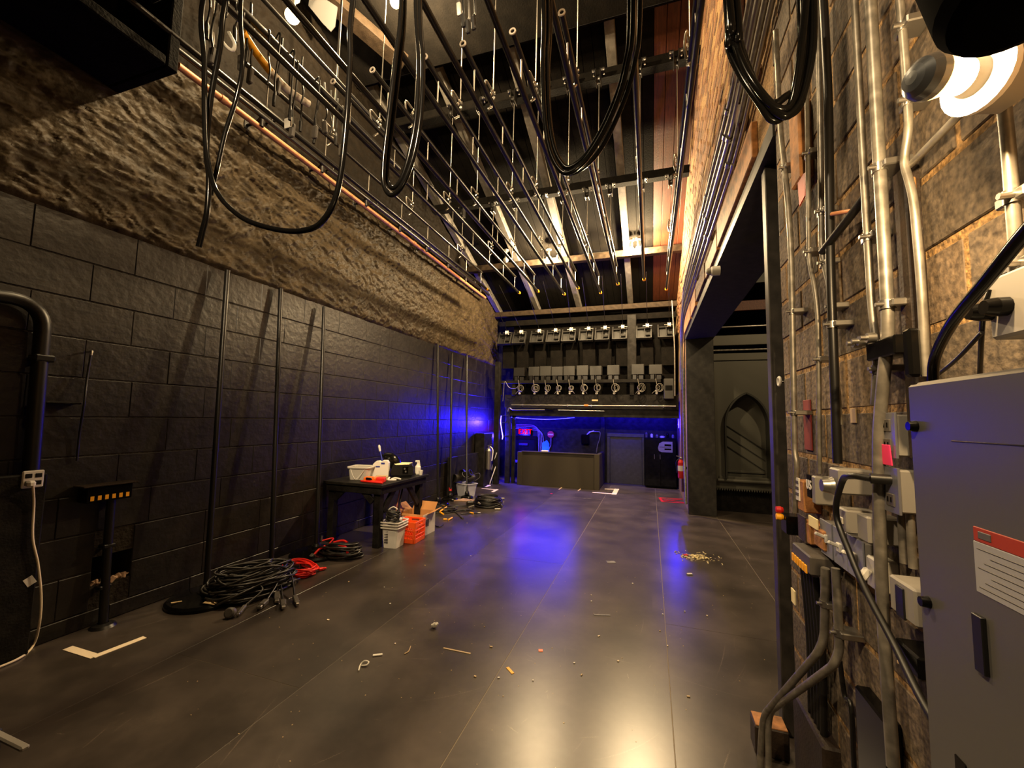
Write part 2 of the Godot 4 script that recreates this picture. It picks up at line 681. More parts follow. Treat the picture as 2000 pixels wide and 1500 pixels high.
	while y < 5.0:
		var z := 0.9 - (0.205 if row % 2 else 0.0)
		while z > -2.46:
			var e := maxf(z - 0.41, -2.485)
			if z - e > 0.05 and (z < 0.5):
				m = M.new()
				var d := rng.randf_range(-0.003, 0.002)
				m.span(Vector3(0.72, y + 0.01, z - 0.01), Vector3(0.66 + d, y + 0.18, e + 0.01), 0.003)
				obj("block", m, mats["tan_block%d" % rng.randi_range(0, 2)], wr)
			z -= 0.41
		y += 0.19
		row += 1
	var list := []
	row = 0
	y = 3.82
	while y < 7.6:
		var z := -2.5 + (0.105 if row % 2 else 0.0)
		while z > -10.9:
			var a := minf(z, -2.49)
			if (y + 0.03 - 4.65) / 0.35 - 11.0 < z:
				list.append([Vector3(0.66, y, a), z - 0.203])
			z -= 0.212
		y += 0.0765
		row += 1
	list.sort_custom(func(p, q): return brick_size(p[0]) > brick_size(q[0]))
	var rest := [M.new(), M.new(), M.new()]
	for k in list.size():
		var p: Vector3 = list[k][0]
		var c := rng.randi_range(0, 2)
		var mm: M = M.new() if k < 300 else rest[c]
		mm.span(Vector3(0.7, p.y + 0.004, p.z), Vector3(0.66 + rng.randf_range(-0.006, 0.006), p.y + 0.067, list[k][1]), 0.004)
		if k < 300:
			obj("brick", mm, mats["brick%d" % c], wr)
	for c in 3:
		tag(obj("bricks", rest[c], mats["brick%d" % c], wr), "", "", "", "stuff")
	m = M.new()
	m.span(Vector3(0.668, 3.36, -2.8), Vector3(0.69, 3.83, -10.4))
	obj("plaster_band", m, mats.tan_plaster, wr)

func brick_size(p: Vector3) -> float:
	var q := p - Vector3(0, 1.7, 0)
	return 1.0 / q.length_squared() * (1.0 if p.y < 6.6 else 0.3)

# ---------------------------------------------------------------- the roof over the stage: it falls towards the back
func roof_y(z: float) -> float:
	return 4.65 + 0.35 * (z + 11.0)

func build_roof():
	var sl := Vector3(0, 0.35, 1).normalized()
	var nn := Vector3(0, 1, -0.35).normalized()
	var m := M.new()
	var b := Basis(Vector3.RIGHT, nn, sl)
	var c := Vector3(-1.75, roof_y(-4.3), -4.3)
	m.box(c + nn * 0.28, Vector3(6.4, 0.1, 14.8), b)
	var ce := struct("ceiling", m, mats.deck_black, "dark sloping roof deck over the stage")
	# roof boards run down the slope; a brown bare patch by the right wall
	for k in 34:
		m = M.new()
		var x := -4.55 + k * 0.16
		m.box(Vector3(x + 0.08, roof_y(-4.3), -4.3) + nn * 0.215, Vector3(0.154, 0.03, 14.4), b, 0.004)
		obj("board", m, mats.brown_wood if x > 0.0 else mats.deck_black, ce)
	# rafters
	var k := 0
	for x in [-4.1, -2.95, -1.8, -0.46, 0.9]:
		m = M.new()
		m.box(Vector3(x, roof_y(-4.3), -4.3) + nn * 0.12, Vector3(0.13, 0.16, 14.4), b, 0.006)
		tag(struct("roof_rafter" if k == 0 else "roof_rafter_%03d" % k, m, mats.rafter_grey), "grey painted sloping roof rafter")
		k += 1
	# purlins across
	k = 0
	for z in [-1.6, -4.05, -4.88, -5.6, -7.3, -9.1, -11.0]:
		m = M.new()
		m.box(Vector3(-1.77, roof_y(z), z), Vector3(4.88, 0.14, 0.16), Basis(), 0.01)
		tag(struct("roof_purlin" if k == 0 else "roof_purlin_%03d" % k, m, mats.beam_paint if z < -9 else mats.deck_black), "timber beam across the stage under the roof")
		k += 1


func bulb(called: String, at: Vector3, label: String, energy: float, lit := true, r := 0.062):
	var t := thing(called, label, "light bulb", at, "bare bulbs under the roof")
	var m := M.new()
	m.lathe([Vector2(0, 0.24), Vector2(0.06, 0.24), Vector2(0.06, 0.2), Vector2(0.025, 0.2), Vector2(0.025, r * 0.9)], Transform3D(Basis(), at), 14)
	obj("lamp_holder", m, mats.grey_box, t)
	m = M.new()
	var prof := []
	for k in 13:
		var a := -PI / 2 + PI * k / 12.0
		prof.append(Vector2(maxf(0.0, cos(a) * r), sin(a) * r))
	m.lathe(prof, Transform3D(Basis(), at), 18)
	var g := obj("glass", m, mats.bulb_on if lit else mats.bulb_off, t)
	if lit:
		var l := OmniLight3D.new()
		l.name = "bulb_light"
		l.light_color = Color(1.0, 0.87, 0.66)
		l.light_energy = energy
		l.omni_range = 30
		l.omni_attenuation = 2
		l.light_size = 0.04
		l.shadow_enabled = true
		t.add_child(l, true)
	return t

func build_lamps():
	glow("bulb_on", Color(1.0, 0.86, 0.6), 18.0)
	flat("bulb_off", Color(0.8, 0.78, 0.74), 0.3)
	bulb("light_bulb", Vector3(-3.43, 5.75, -2.99), "glaring bare bulb nearest the left wall, above the short cable tails", 2.2, true, 0.07)
	bulb("light_bulb", Vector3(-2.77, 6.5, -3.77), "glaring bare bulb under the roof at the top edge of the picture", 17.0)
	bulb("light_bulb", Vector3(-2.1, 5.246, -8.725), "glaring single bare bulb on the far roof beam", 18.0)
	var p := Vector3(-0.276, 5.269, -8.802)
	bulb("light_bulb", p + Vector3(-0.07, 0, 0), "left bulb of the glaring pair on the far roof beam", 13.0)
	bulb("light_bulb", p + Vector3(0.07, 0.01, 0), "right bulb of the glaring pair on the far roof beam", 13.0)
	bulb("light_bulb", Vector3(-1.867, 5.251, -8.711), "unlit bulb just right of the single glaring bulb on the far roof beam", 0.0, false)
	bulb("light_bulb", Vector3(-3.066, 5.268, -8.606), "unlit bulb on the far roof beam, left of the lit ones", 0.0, false, 0.06)
	bulb("light_bulb", Vector3(-0.3, 6.2, -2.9), "added unseen bare bulb under the roof above the picture's top edge", 4.0)  # extra bulb put in out of view to lift the stage light
	bulb("light_bulb", Vector3(2.9, 4.765, -6.2), "added unseen bare bulb beyond the proscenium opening, hidden by the near wall", 5.0)  # added out of sight so the set wall gets light
	flood("added unseen flood lamp behind the viewer brightening the near right wall", Vector3(-1.3, 4.0, 0.5), Vector3(1.9, -2.6, -1.8), 7.5, 48)  # added to brighten the dim lower right wall
	flood("added unseen flood lamp behind the viewer brightening the stage", Vector3(-0.9, 4.6, 0.6), Vector3(-1.9, -1.75, -6.2), 52.0, 31)  # added to light the table, battens and winches from the front

func flood(label: String, at: Vector3, dir: Vector3, energy: float, cone: float):  # unseen fill lamp with an invented fitting
	var t := thing("added_flood_lamp", label, "lamp", at)
	var m := M.new()
	var fb := Basis.looking_at(dir, Vector3.UP)
	m.lathe([Vector2(0, 0.16), Vector2(0.06, 0.15), Vector2(0.1, 0.02), Vector2(0.1, -0.02), Vector2(0.092, -0.02), Vector2(0.09, 0.0)], Transform3D(fb * Basis(Vector3.RIGHT, PI / 2), at), 18)
	obj("housing", m, mats.black_gloss, t)
	m = M.new()
	m.lathe([Vector2(0, 0), Vector2(0.088, 0)], Transform3D(fb * Basis(Vector3.RIGHT, PI / 2), at), 18)
	obj("lens", m, mats.bulb_on, t)
	m = M.new()
	m.tube([at + Vector3(0, 0.1, 0.1), Vector3(at.x, roof_y(at.z) + 0.1, at.z + 0.1)], 0.012, 8)
	obj("yoke", m, mats.dark_pipe, t)
	var s := SpotLight3D.new()
	s.name = "added_flood_light"
	s.light_color = Color(1.0, 0.88, 0.7)
	s.light_energy = energy
	s.spot_range = 20
	s.spot_attenuation = 2
	s.spot_angle = cone
	s.light_size = 0.08
	s.shadow_enabled = true
	t.add_child(s, true)
	s.transform = Transform3D(fb, fb * Vector3(0, 0, -0.06))


const ORDER := ["nearest the left wall", "second from the left wall", "third from the left wall", "fourth from the left wall", "fifth from the left wall", "fifth from the right wall", "fourth from the right wall", "third from the right wall", "second from the right wall", "nearest the right wall"]

func build_battens():
	var bx := [-3.52, -2.87, -2.42, -1.87, -1.5, -1.05, -0.64, -0.1, 0.36]
	var by := [4.64, 4.62, 4.62, 4.6, 4.62, 4.6, 4.64, 4.66, 4.6]
	var far := [-8.6, -9.0, -9.0, -9.3, -9.0, -9.4, -9.0, -8.9, -9.5]
	var winch := [-3.29, -2.79, -2.35, -1.94, -1.49, -1.08, -0.65, -0.07, 0.43]
	flat("yellow_tape", Color(0.95, 0.66, 0.08), 0.5)
	flat("pale_ring", Color(0.85, 0.8, 0.74), 0.4)
	var names := ["nearest the left wall", "second from the left wall", "third from the left wall", "fourth from the left wall", "in the middle, fifth from the left wall", "fourth from the right wall", "third from the right wall", "second from the right wall", "nearest the right wall"]
	for k in bx.size():
		var x: float = bx[k]
		var y: float = by[k]
		var z1: float = far[k]
		var t := thing("rigging_batten", "black double-pipe rigging batten overhead, " + names[k], "batten", Vector3(x, y, -5), "ladder battens hanging over the stage")
		var m := M.new()
		m.tube([Vector3(x, y, 0.6), Vector3(x, y, -4), Vector3(x, y, z1)], 0.026, 10)
		obj("bottom_pipe", m, mats.batten_paint, t)
		var near := -3.0 if k > 0 else -2.6
		m = M.new()
		m.tube([Vector3(x, y + 0.28, near), Vector3(x, y + 0.28, -5), Vector3(x, y + 0.28, z1 + 0.28)], 0.024, 10)
		obj("top_pipe", m, mats.batten_paint, t)
		if k > 0 and k < 7:
			m = M.new()
			m.lathe([Vector2(0.017, -0.004), Vector2(0.017, 0.006), Vector2(0.03, 0.006), Vector2(0.03, -0.004)], Transform3D(Basis(Vector3.RIGHT, PI / 2), Vector3(x, y + 0.28, near + 0.003)), 16)
			obj("pipe_end", m, mats.pale_ring, t)
		for s in 8:
			var z := near - 0.25 - s * (-(z1 + 0.35) + near) / 7.3
			if z < z1 + 0.3:
				continue
			m = M.new()
			m.tube([Vector3(x, y, z), Vector3(x, y + 0.28, z)], 0.007, 6)
			obj("spacer", m, mats.steel, t)
		m = M.new()
		m.tube([Vector3(x, y, z1 - 0.045), Vector3(x, y, z1 + 0.02)], 0.032, 10)
		obj("end_cap", m, mats.yellow_tape, t)
		# hangers: chain wrapped on the top pipe, a turnbuckle, the lift line to its loft block
		for z in [-3.72, -5.45, -7.25]:
			m = M.new()
			for c in 7:
				var a := 0.05 * (c % 2)
				m.box(Vector3(x - 0.015 + a * 0.4, y + 0.27 + c * 0.028, z + 0.02 * sin(c * 2.0)), Vector3(0.03, 0.03, 0.018), Basis(Vector3(0.3, 1, 0.2).normalized(), c * 1.2), 0.006)
			m.tube(smooth([Vector3(x - 0.03, y + 0.3, z), Vector3(x - 0.05, y + 0.36, z + 0.08), Vector3(x - 0.035, y + 0.45, z + 0.12), Vector3(x - 0.01, y + 0.42, z + 0.04)], 4), 0.012, 6)
			m.tube([Vector3(x, y + 0.24, z + 0.02), Vector3(x - 0.03, y + 0.2, z + 0.05), Vector3(x - 0.01, y + 0.17, z + 0.08)], 0.01, 6)
			obj("hanger", m, mats.steel, t)
			var top := roof_y(z) - 0.22
			m = M.new()
			m.tube([Vector3(x, y + 0.44, z), Vector3(x + 0.01, top - 0.06, z)], 0.006, 6)
			obj("lift_line", m, mats.steel, t)
			var lb := thing("loft_block", "black loft block, %s of three over the batten %s" % [["nearest", "middle", "farthest"][[-3.72, -5.45, -7.25].find(z)], names[k].trim_prefix("in the middle, ")], "pulley", Vector3(x, top, z), "loft blocks under the roof beams")
			m = M.new()
			for s in [-1.0, 1.0]:
				m.box(Vector3(x + s * 0.03, top + 0.04, z), Vector3(0.012, 0.2, 0.13), Basis(), 0.01)
				m.box(Vector3(x + s * 0.06, top + 0.14, z), Vector3(0.06, 0.02, 0.1), Basis(), 0.005)
			obj("housing", m, mats.dark_pipe, lb)
			m = M.new()
			m.lathe([Vector2(0, -0.02), Vector2(0.055, -0.02), Vector2(0.045, 0), Vector2(0.055, 0.02), Vector2(0, 0.02)], Transform3D(Basis(Vector3.BACK, PI / 2), Vector3(x, top + 0.01, z)), 14)
			obj("wheel", m, mats.dark_pipe, lb)
			m = M.new()
			for s in [[-1, -1], [1, -1], [-1, 1], [1, 1]]:
				m.lathe([Vector2(0, -0.02), Vector2(0.012, -0.02), Vector2(0.012, 0)], Transform3D(Basis(), Vector3(x + s[0] * 0.07, top + 0.13, z + s[1] * 0.04)), 6)
			obj("bolt", m, mats.steel, lb)
	# three header pipes that stiffen the roof near the lamps
	var m := M.new()
	m.tube([Vector3(-4.2, 5.55, -9.4), Vector3(0.66, 5.42, -9.15)], 0.012, 6)
	tag(obj("roof_pipe", m, mats.conduit), "thin conduit running along the far roof beam beside the bulbs", "conduit")
	# header beam where the loft blocks bolt on
	m = M.new()
	m.box(Vector3(-1.77, roof_y(-4.3) - 0.06, -4.3), Vector3(4.86, 0.14, 1.25), Basis(Vector3.RIGHT, -atan(0.35)), 0.01)
	tag(obj("header_beam", m, mats.deck_black), "wide dark plywood header beam across the roof above the battens", "beam")
	m = M.new()
	m.bar(Vector3(-3.811, 6.928, -3.778), Vector3(-3.225, 6.621, -4.655), 0.24, 0.12, 0.01)
	tag(obj("roof_brace", m, mats.beam_paint), "grey diagonal roof brace beside the white plate at upper left", "brace")
	m = M.new()
	flat("plate_grey", Color(0.33, 0.325, 0.32), 0.5)
	var a := Vector3(-3.903, 6.66, -3.829)
	m.prism(PackedVector2Array([Vector2(-0.16, 0.4), Vector2(0.16, 0.4), Vector2(0.16, 0.0), Vector2(0.12, -0.07), Vector2(0.02, -0.02), Vector2(-0.16, 0.1)]), 0.02, Transform3D(Basis(Vector3(0.77, -0.1, -0.63).normalized(), Vector3(0.35, 0.9, 0.25).normalized(), Vector3(0.5, -0.4, 0.77).normalized()), a))
	tag(obj("steel_plate", m, mats.plate_grey), "white painted steel plate with a cut corner on the roof brace", "plate")

const NTH := ["first", "second", "third", "fourth", "fifth", "sixth", "seventh", "eighth", "ninth", "tenth", "eleventh", "twelfth", "thirteenth", "fourteenth", "fifteenth", "sixteenth", "seventeenth", "eighteenth", "nineteenth", "twentieth"]

func cable_tail(at: Vector3, len_: float, sway: float, kind: int, nth := 0):
	var t := thing("cable_tail", "black cable tail with a %s, %s from the near end of its bar" % [["slim plug", "boxy plug", "bare end"][kind], NTH[nth]] if kind < 3 else "pale tagged cable tail hanging from the cable bar at upper left", "cable", at, "cable tails on the bar by the left wall" if kind < 3 else "")
	var m := M.new()
	var e := at + Vector3(sway, -len_, sway * 0.5)
	m.tube(smooth([Vector3(-3.2, 5.06, at.z), at + Vector3(0, 0.03, 0), at + Vector3(sway * 0.1, -len_ * 0.4, 0), at + Vector3(sway * 1.3, -len_ * 0.75, sway * 0.3), e], 4), 0.0085, 6)
	obj("lead", m, mats.black_rubber, t)
	m = M.new()
	var b := Basis(Vector3(0.3, 0, 1).normalized(), sway * 2.0)
	if kind == 0:
		m.lathe([Vector2(0, -0.12), Vector2(0.014, -0.12), Vector2(0.016, -0.02), Vector2(0.009, 0.02), Vector2(0, 0.02)], Transform3D(b, e), 10)
		obj("plug", m, mats.black_rubber, t)
	elif kind == 1:
		m.box(e + b * Vector3(0, -0.06, 0), Vector3(0.055, 0.13, 0.035), b, 0.008)
		obj("plug", m, mats.grey_rubber, t)
	elif kind == 3:
		m.box(e + b * Vector3(0, -0.05, 0), Vector3(0.09, 0.1, 0.012), b, 0.004)
		obj("paper_tag", m, mats.white_plastic, t)

func build_hanging_cables():
	flat("grey_rubber", Color(0.3, 0.28, 0.26), 0.5)
	rng.seed = 21
	# bar that carries the short tails
	var t := thing("cable_bar", "thick black bar along the left wall carrying short cable tails", "pipe", Vector3(-3.2, 5.05, -3))
	var m := M.new()
	m.tube([Vector3(-3.2, 5.05, 0.4), Vector3(-3.2, 5.05, -4.6)], 0.032, 10)
	m.tube([Vector3(-3.2, 5.05, -0.2), Vector3(-3.2, 7.9, -0.2)], 0.012, 6)
	m.tube([Vector3(-3.2, 5.05, -3.4), Vector3(-3.2, 7.2, -3.4)], 0.012, 6)
	obj("bar", m, mats.dark_pipe, t)
	m = M.new()
	m.tube([Vector3(-3.1, 5.22, -1.8), Vector3(-3.1, 5.22, -4.2)], 0.02, 8)
	obj("upper_lead", m, mats.black_rubber, t)
	for k in 20:
		var z := -2.0 - k * 0.078
		cable_tail(Vector3(-3.2 + rng.randf_range(-0.07, 0.07), 5.02 + rng.randf_range(0, 0.16), z), rng.randf_range(0.34, 0.62), rng.randf_range(-0.06, 0.06), [0, 1, 2, 0, 1][k % 5], k)
	cable_tail(Vector3(-3.26, 5.0, -2.86), 0.5, 0.03, 3)
	# the yellow taped plug and the white strap among the tails
	m = M.new()
	m.tube(smooth([Vector3(-3.25, 4.92, -2.36), Vector3(-3.28, 4.88, -2.52), Vector3(-3.27, 4.82, -2.66)], 5), 0.034, 10)
	t = thing("cable_bundle", "taped cable bundle with yellow and pale tape among the cable tails", "cable", Vector3(-3.27, 4.86, -2.5))
	obj("yellow_wrap", m, mats.yellow_tape, t)
	m = M.new()
	m.tube(smooth([Vector3(-3.27, 4.82, -2.66), Vector3(-3.25, 4.78, -2.84), Vector3(-3.22, 4.8, -3.06)], 5), 0.036, 10)
	obj("pale_wrap", m, mats.pale_ring, t)
	m = M.new()
	m.tube(smooth([Vector3(-3.22, 5.02, -2.4), Vector3(-3.25, 4.94, -2.36), Vector3(-3.25, 4.92, -2.38)], 5), 0.012, 6)
	obj("tie", m, mats.black_rubber, t)
	m = M.new()
	var ax := Vector3(-3.063, 4.545, -2.05)
	m.tube(smooth([ax + Vector3(0, 1.2, 0), ax + Vector3(0, 0.1, 0), ax + Vector3(0.03, -0.05, 0), ax + Vector3(0.07, -0.1, -0.05), ax + Vector3(0.1, -0.06, -0.05), ax + Vector3(0.07, 0.02, -0.02)], 6), 0.012, 8)
	tag(obj("white_hook", m, mats.white_plastic), "white hook hanging behind the big cable loop at upper left", "hook")
	m = M.new()
	m.box(Vector3(-3.248, 4.622, -2.12), Vector3(0.06, 0.12, 0.01), Basis(Vector3.BACK, 0.2), 0.003)
	m.tube([Vector3(-3.252, 4.658, -2.12), Vector3(-3.252, 4.658, -2.12) + Vector3(0, 1.1, 0)], 0.004, 5)
	tag(obj("white_card", m, mats.white_plastic), "small white card hanging behind the big cable loop at upper left", "card")

	# big loops of feeder cable in front, hung from a pipe above the frame
	var hz := -1.75
	m = M.new()
	m.tube([Vector3(-2.6, 5.25, -1.9), Vector3(0.64, 5.25, -1.9)], 0.03, 10)
	tag(obj("carrying_pipe", m, mats.dark_pipe), "pipe above the picture's top edge that carries the cable loops", "pipe")
	loop_cable("black feeder cable loop hanging lowest, in front of the left wall", [[Vector3(-2.791, 4.43, -1.75), Vector3(-2.731, 3.976, -1.75), Vector3(-2.682, 3.577, -1.75), Vector3(-2.627, 3.292, -1.75), Vector3(-2.518, 3.056, -1.75), Vector3(-2.305, 2.869, -1.75), Vector3(-2.057, 2.764, -1.75), Vector3(-1.838, 2.721, -1.75), Vector3(-1.692, 2.757, -1.75), Vector3(-1.6, 2.923, -1.75), Vector3(-1.568, 3.269, -1.75), Vector3(-1.565, 3.66, -1.75), Vector3(-1.567, 4.031, -1.75)]], 0.0155)
	loop_cable("black cable beside the lowest loop ending in a blunt cut end", [[Vector3(-2.654, 4.437, -1.8), Vector3(-2.671, 4.112, -1.8), Vector3(-2.717, 3.764, -1.8), Vector3(-2.72, 3.411, -1.8), Vector3(-2.675, 3.211, -1.8), Vector3(-2.664, 2.988, -1.8), Vector3(-2.69, 2.856, -1.8), Vector3(-2.715, 2.751, -1.8)]], 0.0165)
	loop_cable("black cable end crossing behind the lowest cable loop", [[Vector3(-2.653, 4.502, -1.9), Vector3(-2.592, 4.07, -1.9), Vector3(-2.623, 3.82, -1.9), Vector3(-2.702, 3.581, -1.9), Vector3(-2.751, 3.337, -1.9), Vector3(-2.79, 3.163, -1.9)]], 0.014)
	loop_cable("black doubled cable loop hanging between the lowest and the shining loop", [[Vector3(-1.391, 4.183, -1.95), Vector3(-1.415, 3.795, -1.95), Vector3(-1.446, 3.416, -1.95), Vector3(-1.464, 3.167, -1.95), Vector3(-1.454, 3.034, -1.95), Vector3(-1.399, 2.967, -1.95), Vector3(-1.327, 3.019, -1.95), Vector3(-1.263, 3.176, -1.95), Vector3(-1.227, 3.415, -1.95), Vector3(-1.227, 3.744, -1.95), Vector3(-1.264, 4.141, -1.95)], [Vector3(-1.405, 4.239, -2), Vector3(-1.419, 3.84, -2), Vector3(-1.45, 3.453, -2), Vector3(-1.474, 3.216, -2), Vector3(-1.468, 3.097, -2), Vector3(-1.426, 3.042, -2), Vector3(-1.372, 3.087, -2), Vector3(-1.324, 3.235, -2), Vector3(-1.29, 3.466, -2), Vector3(-1.287, 3.804, -2), Vector3(-1.325, 4.213, -2)]], 0.014)
	loop_cable("wide shining doubled cable loop hanging over the middle of the stage", [[Vector3(-0.553, 4.066, -2.1), Vector3(-0.554, 3.693, -2.1), Vector3(-0.541, 3.386, -2.1), Vector3(-0.51, 3.172, -2.1), Vector3(-0.455, 3.045, -2.1), Vector3(-0.391, 3.016, -2.1), Vector3(-0.291, 3.095, -2.1), Vector3(-0.177, 3.29, -2.1), Vector3(-0.099, 3.541, -2.1), Vector3(-0.066, 3.908, -2.1)], [Vector3(-0.539, 4.103, -2.14), Vector3(-0.54, 3.725, -2.14), Vector3(-0.528, 3.413, -2.14), Vector3(-0.496, 3.21, -2.14), Vector3(-0.446, 3.097, -2.14), Vector3(-0.395, 3.07, -2.14), Vector3(-0.302, 3.14, -2.14), Vector3(-0.194, 3.332, -2.14), Vector3(-0.114, 3.58, -2.14), Vector3(-0.086, 3.956, -2.14)], [Vector3(-0.546, 4.189, -2.22), Vector3(-0.553, 3.702, -2.22), Vector3(-0.525, 3.331, -2.22), Vector3(-0.442, 3.094, -2.22), Vector3(-0.285, 3.152, -2.22), Vector3(-0.154, 3.373, -2.22), Vector3(-0.069, 3.637, -2.22), Vector3(-0.034, 4.023, -2.22)]], 0.0135)
	var s := []
	for k in 7:
		var o := Vector3(0.018 * (k % 3) - 0.02, 0.016 * (k / 3) + 0.02 * sin(k * 2.3), 0.02 * (k % 4) - 0.03)
		var p := [Vector3(0.281, 3.209, -1.5), Vector3(0.29, 3.033, -1.5), Vector3(0.319, 2.893, -1.5), Vector3(0.367, 2.774, -1.5), Vector3(0.41, 2.72, -1.5), Vector3(0.446, 2.723, -1.5), Vector3(0.473, 2.781, -1.5), Vector3(0.496, 2.936, -1.5), Vector3(0.51, 3.133, -1.5)]
		for q in p.size():
			p[q] = p[q] + o * (0.6 + 0.3 * sin(q * 1.7 + k))
		s.append(p)
	loop_cable("thick black bundle of cables drooping beside the proscenium wall", s, 0.012)
	# a few leads dangling at the top edge, middle
	for q in [[Vector3(-1.218, 4.673, -2.4), Vector3(-1.204, 4.475, -2.4), 0], [Vector3(-1.171, 4.657, -2.4), Vector3(-1.167, 4.418, -2.4), 1], [Vector3(-1.138, 4.706, -2.42), Vector3(-1.135, 4.454, -2.42), 0], [Vector3(-1.27, 4.751, -2.42), Vector3(-1.249, 4.594, -2.42), 3]]:
		var p: Vector3 = q[0]
		var e: Vector3 = q[1]
		t = thing("dangling_lead", ["black lead with a slim plug at the top edge, %s of the grey boxy one" % ("left" if e.z > -2.41 else "right"), "grey lead with a boxy plug dangling at the top edge over the stage", "", "pale tagged lead dangling at the top edge over the stage"][q[2]], "cable", e, "leads dangling at the top edge")
		m = M.new()
		m.tube(smooth([p + Vector3(0, 1.6, 0.4), p, e], 6), 0.008, 6)
		obj("lead", m, mats.black_rubber if q[2] == 0 else mats.grey_rubber, t)
		m = M.new()
		m.box(e - Vector3(0, 0.04, 0), Vector3(0.03, 0.1, 0.025), Basis(Vector3.BACK, 0.1), 0.006)
		obj("plug", m, mats.black_rubber if q[2] < 3 else mats.white_plastic, t)

# one or more strands that hang together from the carrying pipe
func loop_cable(label: String, strands: Array, r: float):
	var t := thing("cable_loop", label, "cable", strands[0][0])
	for s in strands:
		var p: Array = s.duplicate()
		var a: Vector3 = p[0]
		p.push_front(Vector3(a.x, 5.26, -1.9))
		var b: Vector3 = p[p.size() - 1]
		if b.y > 3.3:
			p.append(Vector3(b.x, 5.26, -1.9))
		var m := M.new()
		m.tube(smooth(p, 7), r, 12)
		obj("strand", m, mats.black_gloss, t)


# heavy round base, collar and pipe
func boom_stand(base: Vector3, top: Vector3, label: String, plate := 0.3):
	var t := thing("boom_stand", label, "stand", base, "pipe stands along the left wall")
	var m := M.new()
	m.tube([base + Vector3(0, 0.03, 0), base.lerp(top, 0.5), top], 0.025, 10)
	obj("pole", m, mats.dark_pipe, t)
	m = M.new()
	m.lathe([Vector2(0, 0), Vector2(plate, 0), Vector2(plate, 0.025), Vector2(plate - 0.02, 0.045), Vector2(plate * 0.6, 0.055), Vector2(plate * 0.25, 0.07), Vector2(0.06, 0.08), Vector2(0, 0.08)], Transform3D(Basis(), base), 36)
	obj("base", m, mats.black_gloss, t)
	m = M.new()
	m.lathe([Vector2(0.048, 0.075), Vector2(0.048, 0.11), Vector2(0.036, 0.14), Vector2(0.027, 0.14)], Transform3D(Basis(), base), 14)
	obj("collar", m, mats.dark_pipe, t)
	for h in [0.42, 0.63]:
		m = M.new()
		var d := (top - base).normalized()
		m.tube([base.lerp(top, h), base.lerp(top, h) + d * 0.02], 0.028, 10)
		obj("coupling", m, mats.dark_pipe, t)
	return t

